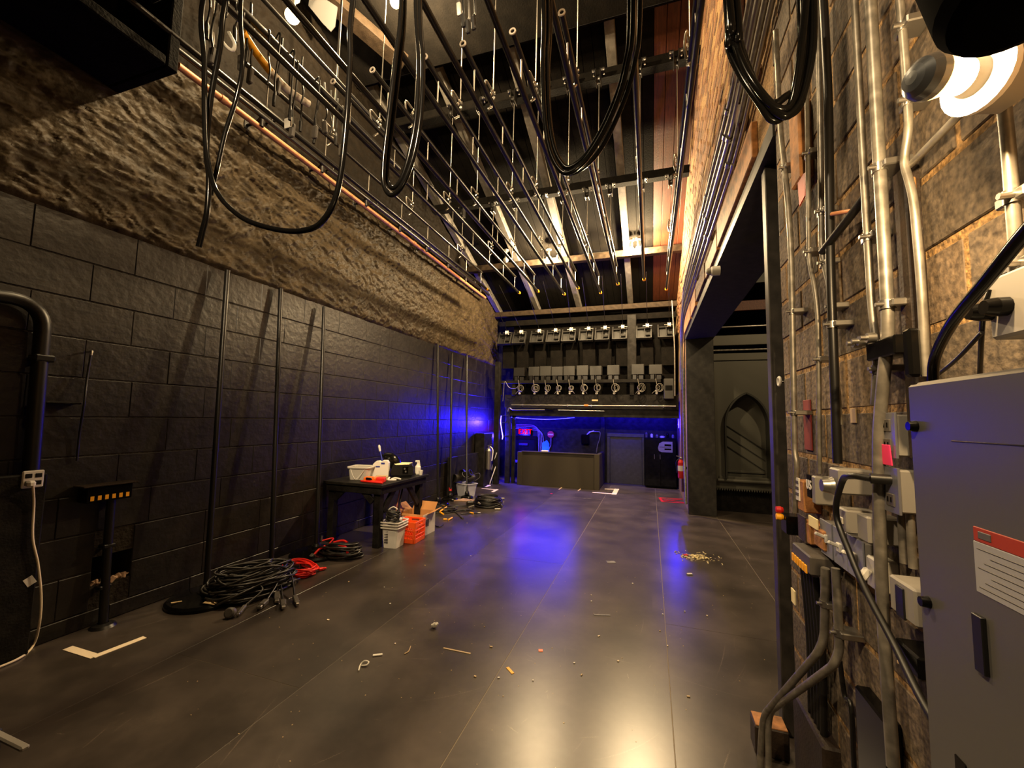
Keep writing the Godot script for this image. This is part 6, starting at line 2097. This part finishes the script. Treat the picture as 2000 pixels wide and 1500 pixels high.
func small_boxes():
	flat("blue_grey", Color(0.5, 0.5, 0.54), 0.4)
	flat("blue_metal", Color(0.6, 0.6, 0.64), 0.3, 0.7)
	var t := wall_box("junction_box", "tan sided box with a printed label, highest and nearest the jamb post", Vector3(0.6, 1.464, -2.128), Vector3(0.6, 1.335, -2.047), mats.raw_wood)
	plate(t, "printed_label", 0.6, 1.375, 1.47, -2.09, -2.135, mats.white_plastic)
	for k in 3:
		plate(t, "print", 0.596, 1.395 + k * 0.025, 1.408 + k * 0.025, -2.094, -2.13, mats.print_grey, 0.002)
	t = wall_box("junction_box", "slim grey box lettered US beside the tan sided box", Vector3(0.6, 1.5, -1.954), Vector3(0.6, 1.393, -1.912), mats.grey_box)
	plate(t, "dark_face", 0.6, 1.41, 1.5, -1.955, -2.0, mats.black_gloss, 0.002)
	words("letters", "US", 0.05, Transform3D(Basis(Vector3.UP, -PI / 2), Vector3(0.597, 1.46, -1.975)), mats.white_plastic, t)
	t = wall_box("junction_box", "largest square grey junction box with a knocked out cover", Vector3(0.57, 1.558, -1.689), Vector3(0.57, 1.479, -1.61), mats.grey_box)
	var m := M.new()
	m.lathe([Vector2(0, 0.03), Vector2(0.02, 0.03), Vector2(0.025, 0.01), Vector2(0.03, 0)], Transform3D(Basis(Vector3.BACK, PI / 2), Vector3(0.565, 1.5, -1.65)), 12)
	obj("knob", m, mats.steel, t)
	t = wall_box("disconnect_box", "grey disconnect box with a small white label under the largest junction box", Vector3(0.58, 1.434, -1.674), Vector3(0.58, 1.361, -1.595), mats.grey_box)
	plate(t, "small_label", 0.58, 1.385, 1.405, -1.62, -1.65, mats.white_plastic)
	t = wall_box("junction_box", "blank grey box right of the disconnect box", Vector3(0.58, 1.442, -1.528), Vector3(0.58, 1.366, -1.459), mats.grey_box)
	t = wall_box("button_box", "black push button box with red and yellow buttons on the jamb post", Vector3(0.585, 1.28, -2.331), Vector3(0.585, 1.197, -2.239), mats.black_gloss)
	for p in [[1.3, mats.red_tape], [1.268, mats.yellow_tape]]:
		m = M.new()
		m.lathe([Vector2(0, 0.03), Vector2(0.014, 0.028), Vector2(0.016, 0.01), Vector2(0.012, 0)], Transform3D(Basis(Vector3.BACK, PI / 2), Vector3(0.583, p[0], -2.28)), 12)
		obj("button", m, p[1], t)
	t = wall_box("wooden_block", "dark faced wooden mounting block with an orange side", Vector3(0.6, 1.303, -2.101), Vector3(0.6, 1.22, -1.996), mats.raw_wood, "wood block")
	plate(t, "dark_face", 0.6, 1.22, 1.32, -2.03, -2.12, mats.brown_dark)
	t = wall_box("wooden_block", "wooden block with a torn paper label above the toggle switches", Vector3(0.6, 1.307, -1.953), Vector3(0.6, 1.235, -1.855), mats.raw_wood, "wood block")
	plate(t, "torn_paper", 0.6, 1.3, 1.34, -1.9, -1.99, mats.paper_cream)
	t = wall_box("connector_box", "black connector box with six yellow labels on the near wall", Vector3(0.56, 1.208, -2.075), Vector3(0.56, 1.139, -1.871), mats.grey_rubber)
	for k in 6:
		plate(t, "label", 0.56, 1.135, 1.165, -2.055 + k * 0.03, -2.075 + k * 0.03, mats.yellow_tape)
	var n := ["toggle switch box, left of three in a row", "toggle switch box, middle of three in a row", "toggle switch box, right of three in a row"]
	for k in 3:
		var z: float = [-1.86, -1.74, -1.63][k]
		t = thing("switch_box", n[k], "switch", Vector3(0.63, 1.2, z))
		m = M.new()
		m.span(Vector3(0.615, 1.225, z - 0.05), Vector3(0.665, 1.34, z + 0.05), 0.004)
		obj("body", m, mats.grey_box, t)
		plate(t, "cover", 0.614, 1.22, 1.345, z - 0.053, z + 0.053, mats.blue_grey)
		m = M.new()
		m.bar(Vector3(0.612, 1.285, z), Vector3(0.575, 1.3, z + 0.004), 0.012, 0.012, 0.003)
		m.box(Vector3(0.608, 1.283, z), Vector3(0.01, 0.03, 0.03), Basis(), 0.002)
		obj("toggle", m, mats.white_plastic, t)
	t = wall_box("junction_box", "pale box with a lever right of the toggle switches", Vector3(0.61, 1.315, -1.56), Vector3(0.61, 1.225, -1.49), mats.clear_plastic)
	m = M.new()
	m.bar(Vector3(0.605, 1.28, -1.53), Vector3(0.585, 1.25, -1.53), 0.02, 0.02, 0.004)
	obj("lever", m, mats.white_plastic, t)
	# outlets at the panel edge
	n = ["upper metal outlet box at the panel's edge, above the pink tag", "lower metal outlet box at the panel's edge, with a plug in it"]
	for k in 2:
		var y: float = [1.675, 1.53][k]
		t = thing("outlet_box", n[k], "outlet", Vector3(0.64, y, -1.392))
		m = M.new()
		m.span(Vector3(0.612, y - 0.055, -1.427), Vector3(0.665, y + 0.055, -1.357), 0.004)
		obj("body", m, mats.grey_box, t)
		plate(t, "cover", 0.611, y - 0.06, y + 0.06, -1.43, -1.354, mats.blue_metal)
		for s in [-0.026, 0.026]:
			if k == 1 and s > 0: continue
			plate(t, "socket", 0.607, y + s - 0.016, y + s + 0.016, -1.41, -1.374, mats.grey_rubber, 0.003)
			plate(t, "slot", 0.604, y + s - 0.006, y + s + 0.008, -1.402, -1.398, mats.black_gloss, 0.002)
			plate(t, "slot", 0.604, y + s - 0.006, y + s + 0.008, -1.386, -1.382, mats.black_gloss, 0.002)
	flat("pink", Color(0.95, 0.22, 0.42), 0.6)
	m = M.new()
	m.box(Vector3(0.603, 1.622, -1.392), Vector3(0.003, 0.055, 0.045), Basis(Vector3.BACK, 0.06), 0.001)
	tag(obj("pink_tag", m, mats.pink), "bright pink paper tag between the two outlet boxes", "tag")
	t = thing("power_cord", "black cord plugged into the lower outlet and looping down past the switches", "cord", Vector3(0.58, 1.4, -1.5))
	m = M.new()
	m.tube(smooth([Vector3(0.57, 1.555, -1.4), Vector3(0.545, 1.555, -1.45), Vector3(0.55, 1.53, -1.53), Vector3(0.555, 1.42, -1.6), Vector3(0.56, 1.32, -1.53), Vector3(0.565, 1.24, -1.45), Vector3(0.57, 1.16, -1.33), Vector3(0.56, 1.1, -1.2), Vector3(0.55, 1.06, -1.05)], 7), 0.009, 8)
	obj("cord", m, mats.black_rubber, t)
	m = M.new()
	m.tube([Vector3(0.61, 1.556, -1.392), Vector3(0.568, 1.556, -1.402)], 0.014, 10)
	obj("plug", m, mats.black_rubber, t)
	# framed box and black box low by the panel
	t = wall_box("breaker_box", "grey framed box with a dark slot at the panel's lower edge", Vector3(0.59, 1.314, -1.386), Vector3(0.59, 1.226, -1.273), mats.grey_box)
	plate(t, "dark_slot", 0.59, 1.225, 1.3, -1.315, -1.35, mats.black_rubber)
	t = wall_box("black_box", "low black box with pale screws beside the grey panel", Vector3(0.58, 1.169, -1.355), Vector3(0.58, 1.117, -1.252), mats.black_gloss)
	for k in 3:
		plate(t, "screw", 0.58, 1.15 - k * 0.018, 1.157 - k * 0.018, -1.36 + k * 0.012, -1.353 + k * 0.012, mats.pale_tape)
	for k in 2:
		m = M.new()
		var z := -1.42 + k * 0.04
		m.tube([Vector3(0.64, 1.472, z), Vector3(0.64, 1.335, z)], 0.01, 8)
		tag(obj("nipple_pipe", m, mats.conduit), ["left short pipe between the lower outlet and the framed box", "right short pipe between the lower outlet and the framed box"][k], "pipe")
	# upper right grey box with black glands
	t = wall_box("junction_box", "grey junction box with black cable glands at the right edge above the panel", Vector3(0.56, 1.957, -0.935), Vector3(0.56, 1.85, -0.83), mats.grey_box)
	for k in 2:
		m = M.new()
		m.lathe([Vector2(0, 0.03), Vector2(0.012, 0.03), Vector2(0.016, 0.015), Vector2(0.016, 0)], Transform3D(Basis(Vector3.BACK, PI / 2), Vector3(0.56, 1.9, -0.93 + k * 0.035)), 12)
		obj("gland", m, mats.black_gloss, t)
	m = M.new()
	m.tube(smooth([Vector3(0.45, 1.966, -0.64), Vector3(0.46, 1.945, -0.708), Vector3(0.47, 1.914, -0.785), Vector3(0.49, 1.877, -0.898), Vector3(0.52, 1.831, -1.007), Vector3(0.54, 1.775, -1.058)], 7), 0.009, 8)
	tag(obj("heavy_cable", m, mats.black_gloss), "heavy black cable curving down to the top of the grey panel", "cable")
	m = M.new()
	m.tube(smooth([Vector3(0.57, 1.871, -0.97), Vector3(0.58, 1.836, -1.055), Vector3(0.6, 1.811, -1.163)], 5), 0.004, 6)
	tag(obj("thin_wire", m, mats.black_rubber), "thin dark wire slanting from the gland box to the panel", "wire")
	m = M.new()
	m.tube(smooth([Vector3(0.63, 1.808, -1.085), Vector3(0.58, 1.864, -0.989), Vector3(0.56, 1.911, -0.943), Vector3(0.56, 1.938, -0.926)], 5), 0.004, 6)
	tag(obj("bead_wire", m, mats.dark_pipe), "dark wire running down beside the gland box", "wire")
	# things at the foot of the wall
	t = thing("wood_stub", "short timber end with a bare orange top at the foot of the jamb", "timber", Vector3(0.55, 0.1, -2.75))
	m = M.new()
	m.span(Vector3(0.5, 0.0, -2.58), Vector3(0.655, 0.14, -2.7), 0.006)
	obj("stub", m, mats.brown_dark, t)
	m = M.new()
	m.span(Vector3(0.505, 0.14, -2.585), Vector3(0.65, 0.146, -2.695), 0.001)
	obj("bare_top", m, mats.raw_wood, t)
	m = M.new()
	m.span(Vector3(0.62, 0.865, -1.707), Vector3(0.665, 0.35, -1.52), 0.006)
	tag(obj("black_duct", m, mats.black_gloss), "black upright duct low on the near wall", "duct")
	m = M.new()
	m.span(Vector3(0.6, 0.0, -1.95), Vector3(0.665, 0.5, -2.3), 0.008)
	tag(obj("floor_box", m, mats.brown_dark), "dark low box at the foot of the near wall behind the bent conduits", "box")
	m = M.new()
	m.tube(smooth([Vector3(0.63, 0.868, -1.843), Vector3(0.64, 0.751, -1.842), Vector3(0.64, 0.745, -1.795), Vector3(0.64, 0.552, -1.793)], 5), 0.008, 6)
	tag(obj("drop_wire", m, mats.black_rubber), "thin dark wire dropping down the near wall left of the black duct", "wire")

func lamp_and_panel():
	# big grey electrical panel
	var t := thing("electrical_panel", "large grey electrical panel filling the lower right corner", "panel", Vector3(0.55, 1.2, -0.6))
	var m := M.new()
	m.span(Vector3(0.46, 0.2, -0.965), Vector3(0.662, 1.78, -0.12), 0.008)
	obj("cabinet", m, mats.panel_grey, t)
	m = M.new()
	m.span(Vector3(0.45, 0.22, -0.955), Vector3(0.46, 1.775, -0.13), 0.004)
	var d := obj("door", m, mats.panel_grey, t)
	flat("warn_orange", Color(0.62, 0.19, 0.05), 0.6)
	flat("label_white", Color(0.6, 0.59, 0.6), 0.6)
	plate(t, "warning_band", 0.45, 1.535, 1.556, -0.81, -0.62, mats.warn_orange, 0.0012)
	plate(t, "warning_label", 0.45, 1.462, 1.535, -0.812, -0.62, mats.label_white, 0.001)
	for k in 7:
		plate(t, "print", 0.449, 1.47 + k * 0.009, 1.4725 + k * 0.009, -0.805 + 0.012 * (k % 3), -0.63, mats.print_grey, 0.0008)
	plate(t, "danger_mark", 0.4488, 1.54, 1.551, -0.8, -0.775, mats.print_grey, 0.0008)
	plate(t, "door_handle", 0.45, 1.35, 1.43, -0.818, -0.798, mats.black_rubber, 0.006)
	plate(t, "seam", 0.45, 1.677, 1.679, -0.845, -0.4, mats.black_gloss, 0.0012)
	plate(t, "lower_slot", 0.45, 1.13, 1.19, -0.885, -0.86, mats.black_gloss, 0.002)
	for p in [[1.70, -0.935], [1.40, -0.93]]:
		m = M.new()
		m.lathe([Vector2(0, 0.012), Vector2(0.008, 0.012), Vector2(0.01, 0.0)], Transform3D(Basis(Vector3.BACK, PI / 2), Vector3(0.45, p[0], p[1])), 12)
		obj("knob", m, mats.black_gloss, t)
	# lamp: junction box, white porcelain socket, half silvered bulb
	var c := Vector3(0.52, 2.277, -0.849)
	var ax := (Vector3(0.42, 2.271, -0.813) - Vector3(0.52, 2.277, -0.849)).normalized()
	var b := Basis(Quaternion(Vector3.UP, ax))
	t = thing("wall_lamp", "lit half silvered bulb in a white socket on the near wall at upper right", "lamp", c)
	m = M.new()
	m.lathe([Vector2(0, -0.05), Vector2(0.055, -0.05), Vector2(0.055, -0.005), Vector2(0, -0.005)], Transform3D(b, c), 8)
	obj("junction_box", m, mats.grey_box, t)
	m = M.new()
	m.lathe([Vector2(0, -0.004), Vector2(0.056, -0.004), Vector2(0.056, 0.006), Vector2(0.03, 0.012), Vector2(0.026, 0.03), Vector2(0.02, 0.03)], Transform3D(b, c), 24)
	obj("socket", m, mats.white_plastic, t)
	m = M.new()
	m.lathe([Vector2(0.014, 0.026), Vector2(0.017, 0.045), Vector2(0.029, 0.062), Vector2(0.034, 0.08)], Transform3D(b, c), 24)
	flat("lamp_glass", Color(1, 0.9, 0.75), 0.2)
	mats.lamp_glass.emission_enabled = true
	mats.lamp_glass.emission = Color(1.0, 0.78, 0.45)
	mats.lamp_glass.emission_energy_multiplier = 5.0
	obj("bulb_glass", m, mats.lamp_glass, t)
	m = M.new()
	flat("silver_bowl", Color(0.45, 0.46, 0.47), 0.25, 0.7)
	m.lathe([Vector2(0.034, 0.08), Vector2(0.0335, 0.092), Vector2(0.029, 0.104), Vector2(0.02, 0.112), Vector2(0.01, 0.1155), Vector2(0, 0.116)], Transform3D(b, c), 24)
	obj("silver_bowl", m, mats.silver_bowl, t)
	var l := OmniLight3D.new()
	l.name = "lamp_light"
	l.light_color = Color(1.0, 0.85, 0.62)
	l.light_energy = 1.2
	l.omni_range = 12
	l.omni_attenuation = 2
	l.light_size = 0.02
	l.shadow_enabled = true
	t.add_child(l, true)
	l.position = ax * 0.062
	# black hood hanging in front of it
	flat("hood_black", Color(0.03, 0.028, 0.026), 0.8)
	mats.hood_black.metallic_specular = 0.05
	t = thing("lighting_hood", "black lighting fixture hanging in the top right corner before the bulb", "fixture", Vector3(0.36, 2.183, -0.589))
	m = M.new()
	var h := Vector3(0.36, 2.192, -0.511)
	m.lathe([Vector2(0, 0), Vector2(0.05, 0.003), Vector2(0.061, 0.01), Vector2(0.068, 0.025), Vector2(0.07, 0.3), Vector2(0, 0.32)], Transform3D(Basis(Vector3.BACK, 0.05) * Basis(Vector3.RIGHT, -0.25), h + Vector3(0.0, -0.075, 0.0)), 32)
	obj("housing", m, mats.hood_black, t)
	m = M.new()
	m.tube([h + Vector3(0, 0.2, 0), Vector3(0.36, h.y + 0.4, h.z), Vector3(0.66, h.y + 0.4, h.z)], 0.012, 8)
	obj("bracket", m, mats.dark_pipe, t)


func strip(a: Vector3, b: Vector3, w: float, mat: Material, called: String, label: String, group := ""):
	var m := M.new()
	m.bar(Vector3(a.x, 0.002, a.z), Vector3(b.x, 0.002, b.z), w, 0.003)
	return tag(obj(called, m, mat), label, "tape", group)

func tape_mark(called: String, label: String, segs: Array, mat: Material):
	var t := thing(called, label, "tape", segs[0][0])
	var k := 0
	for s in segs:
		var m := M.new()
		m.bar(Vector3(s[0].x, 0.002 + k * 0.0006, s[0].z), Vector3(s[1].x, 0.002 + k * 0.0006, s[1].z), s[2], 0.003)
		obj("strip", m, mat, t)
		k += 1

func build_debris():
	tape_mark("corner_mark", "white tape corner mark on the floor at lower left", [[Vector3(-3.982, 0, -1.981), Vector3(-3.668, 0, -1.981), 0.055], [Vector3(-3.674, 0, -1.972), Vector3(-3.642, 0, -2.265), 0.05]], mats.tape_white)
	tape_mark("corner_mark", "white tape bracket on the floor in front of the half wall", [[Vector3(-1.093, 0, -10.748), Vector3(-0.788, 0, -10.807), 0.07], [Vector3(-0.806, 0, -10.881), Vector3(-0.812, 0, -10.033), 0.11], [Vector3(-0.784, 0, -10.117), Vector3(-1.312, 0, -10.097), 0.07]], mats.tape_white)
	tape_mark("corner_mark", "white tape corner at the foot of the white poles, the near one", [[Vector3(-3.897, 0, -9.536), Vector3(-3.47, 0, -9.493), 0.06], [Vector3(-3.507, 0, -9.555), Vector3(-3.482, 0, -9.183), 0.07]], mats.tape_white)
	tape_mark("corner_mark", "white tape corner at the foot of the white poles, the far one", [[Vector3(-4.016, 0, -9.992), Vector3(-3.874, 0, -10.059), 0.06], [Vector3(-3.886, 0, -10.053), Vector3(-3.892, 0, -9.788), 0.06]], mats.tape_white)
	tape_mark("red_cross", "red taped box with a cross on the floor below the red extinguisher", [[Vector3(0.191, 0, -10.072), Vector3(0.66, 0, -10.086), 0.045], [Vector3(0.18, 0, -10.067), Vector3(0.232, 0, -9.588), 0.05], [Vector3(0.232, 0, -9.588), Vector3(0.677, 0, -9.608), 0.045], [Vector3(0.21, 0, -9.95), Vector3(0.661, 0, -9.659), 0.035], [Vector3(0.223, 0, -9.644), Vector3(0.66, 0, -10.086), 0.035]], mats.red_tape)
	strip(Vector3(-2.129, 0, -10.189), Vector3(-2.129, 0, -10.696), 0.03, mats.pale_tape, "tape_strip", "left of two short tan tape strips at the foot of the half wall")
	strip(Vector3(-1.662, 0, -10.166), Vector3(-1.652, 0, -10.658), 0.03, mats.pale_tape, "tape_strip", "right of two short tan tape strips at the foot of the half wall")
	strip(Vector3(-0.513, 0, -5.279), Vector3(-0.414, 0, -5.318), 0.07, mats.rafter_grey, "tape_patch", "square grey tape patch on the middle of the stage floor")
	strip(Vector3(-0.484, 0, -3.846), Vector3(-0.347, 0, -3.887), 0.025, mats.rafter_grey, "tape_patch", "long grey tape patch on the floor, nearer the viewer than the square one")
	strip(Vector3(-1.466, 0, -2.915), Vector3(-1.249, 0, -2.917), 0.013, mats.pale_tape, "tape_strip", "thin pale stick-like strip lying in the middle foreground")
	strip(Vector3(-0.944, 0, -2.851), Vector3(-0.886, 0, -2.798), 0.02, mats.yellow_tape, "tape_strip", "short yellow strip on the floor in the foreground")
	strip(Vector3(-0.796, 0, -3.128), Vector3(-0.767, 0, -3.138), 0.03, mats.orange_plastic, "orange_dot", "orange scrap on the floor right of the yellow strip")
	strip(Vector3(-2.197, 0, -9.549), Vector3(-2.154, 0, -9.568), 0.05, mats.red_tape, "red_dot", "red dot on the floor before the half wall")
	# crumpled paper and curls of wire
	rng.seed = 90
	var c := Vector3(-1.666, 0, -3.155)
	var m := M.new()
	for k in 9:
		m.box(c + Vector3(rng.randf_range(-0.02, 0.02), 0.018 + rng.randf() * 0.012, rng.randf_range(-0.015, 0.015)), Vector3(0.03, 0.022, 0.02), Basis(Vector3(rng.randf(), rng.randf(), rng.randf() + 0.1).normalized(), rng.randf() * 3), 0.004)
	tag(obj("paper_ball", m, mats.white_plastic), "crumpled white paper ball on the floor in the foreground", "paper")
	m = M.new()
	m.tube(smooth([Vector3(-1.862, 0.006, -2.465), Vector3(-1.895, 0.006, -2.527), Vector3(-1.881, 0.02, -2.55), Vector3(-1.847, 0.02, -2.55), Vector3(-1.848, 0.01, -2.53), Vector3(-1.881, 0.006, -2.519)], 6), 0.005, 6)
	tag(obj("wire_curl", m, mats.white_plastic), "looped curl of white wire on the floor at left foreground", "wire")
	m = M.new()
	m.bar(Vector3(-1.886, 0.006, -2.648), Vector3(-1.83, 0.006, -2.683), 0.02, 0.008, 0.002)
	tag(obj("paper_scrap", m, mats.white_plastic), "folded white scrap beside the looped wire curl", "paper")
	m = M.new()
	m.tube(smooth([Vector3(-1.688, 0.005, -2.744), Vector3(-1.679, 0.005, -2.783), Vector3(-1.702, 0.005, -2.847)], 5), 0.004, 6)
	tag(obj("wire_curl", m, mats.pale_tape), "small pale wire hook right of the folded white scrap", "wire")
	m = M.new()
	m.box(Vector3(0.403, 0.008, -5.203), Vector3(0.06, 0.012, 0.03), Basis(Vector3.UP, 0.4), 0.003)
	tag(obj("paper_scrap", m, mats.white_plastic), "white scrap on the floor just below the sweepings pile", "paper")
	# single scraps, each alike
	for p in [[-2.95, -3.68], [-2.53, -3.69], [-2.26, -3.40], [-2.12, -4.88], [-2.56, -2.96], [-1.83, -2.84], [-1.30, -3.31], [-0.56, -4.25], [-0.19, -4.70], [0.09, -4.07], [0.06, -3.75], [0.28, -4.20], [0.46, -4.18], [-0.54, -4.11], [-0.40, -3.49], [0.11, -3.53], [-0.45, -2.94], [-0.52, -3.06], [-0.23, -3.19], [0.21, -2.95], [-2.47, -4.38], [-2.83, -6.33], [-1.14, -3.05], [-0.74, -2.77], [-0.96, -2.72], [-1.11, -2.68]]:
		m = M.new()
		var f := Vector3(p[0], 0, p[1])
		m.box(f + Vector3(0, 0.004, 0), Vector3(rng.randf_range(0.008, 0.022), 0.006, rng.randf_range(0.006, 0.014)), Basis(Vector3.UP, rng.randf() * 3), 0.001)
		tag(obj("floor_scrap", m, [mats.white_plastic, mats.pale_tape, mats.tape_white][rng.randi_range(0, 2)]), "tiny pale scrap of litter lying on the black floor", "litter", "litter scraps on the stage floor")
	# sweepings
	c = Vector3(0.564, 0, -5.864)
	var mm := M.new()
	for k in 170:
		var a := rng.randf() * TAU
		var r := absf(rng.randfn(0.0, 0.11))
		mm.box(c + Vector3(cos(a) * r * 1.2 - 0.02, 0.006 + maxf(0, 0.03 - r * 0.2) * rng.randf(), sin(a) * r * 0.9), Vector3(0.02, 0.006, 0.006) * rng.randf_range(0.5, 1.6), Basis(Vector3(rng.randf_range(-0.3, 0.3), 1, 0.1).normalized(), rng.randf() * 3))
	tag(obj("sweepings_pile", mm, mats.paper_cream), "swept pile of pale shavings on the right of the stage floor", "sweepings", "", "stuff")
	m = M.new()
	m.box(Vector3(0.412, 0.012, -5.89), Vector3(0.05, 0.02, 0.03), Basis(Vector3.UP, 0.3), 0.005)
	tag(obj("red_scrap", m, mats.red_cable), "red plastic scrap at the left edge of the sweepings pile", "litter")
	# dust specks
	mm = M.new()
	for k in 420:
		var p := Vector3(rng.randf_range(-3.2, 1.9), 0.001, rng.randf_range(-8.5, -1.7))
		if p.x > 0.5 and p.z > -2.9: continue
		mm.box(p, Vector3(0.006, 0.002, 0.004) * rng.randf_range(0.4, 1.4), Basis(Vector3.UP, rng.randf() * 3))
	tag(obj("floor_specks", mm, mats.pale_tape), "fine specks of dust and paint scattered over the black stage floor", "specks", "", "stuff")
	# black case at the lower left corner
	var t := thing("equipment_case", "black case at the bottom left corner with a grey handle", "case", Vector3(-2.6, 0, -1.0))
	m = M.new()
	m.span(Vector3(-3.6, 0.0, -0.4), Vector3(-2.85, 0.24, -1.22), 0.02)
	obj("body", m, mats.black_rubber, t)
	m = M.new()
	m.bar(Vector3(-2.912, 0.26, -1.162), Vector3(-2.54, 0.26, -1.157), 0.03, 0.02, 0.006)
	obj("handle", m, mats.grey_box, t)
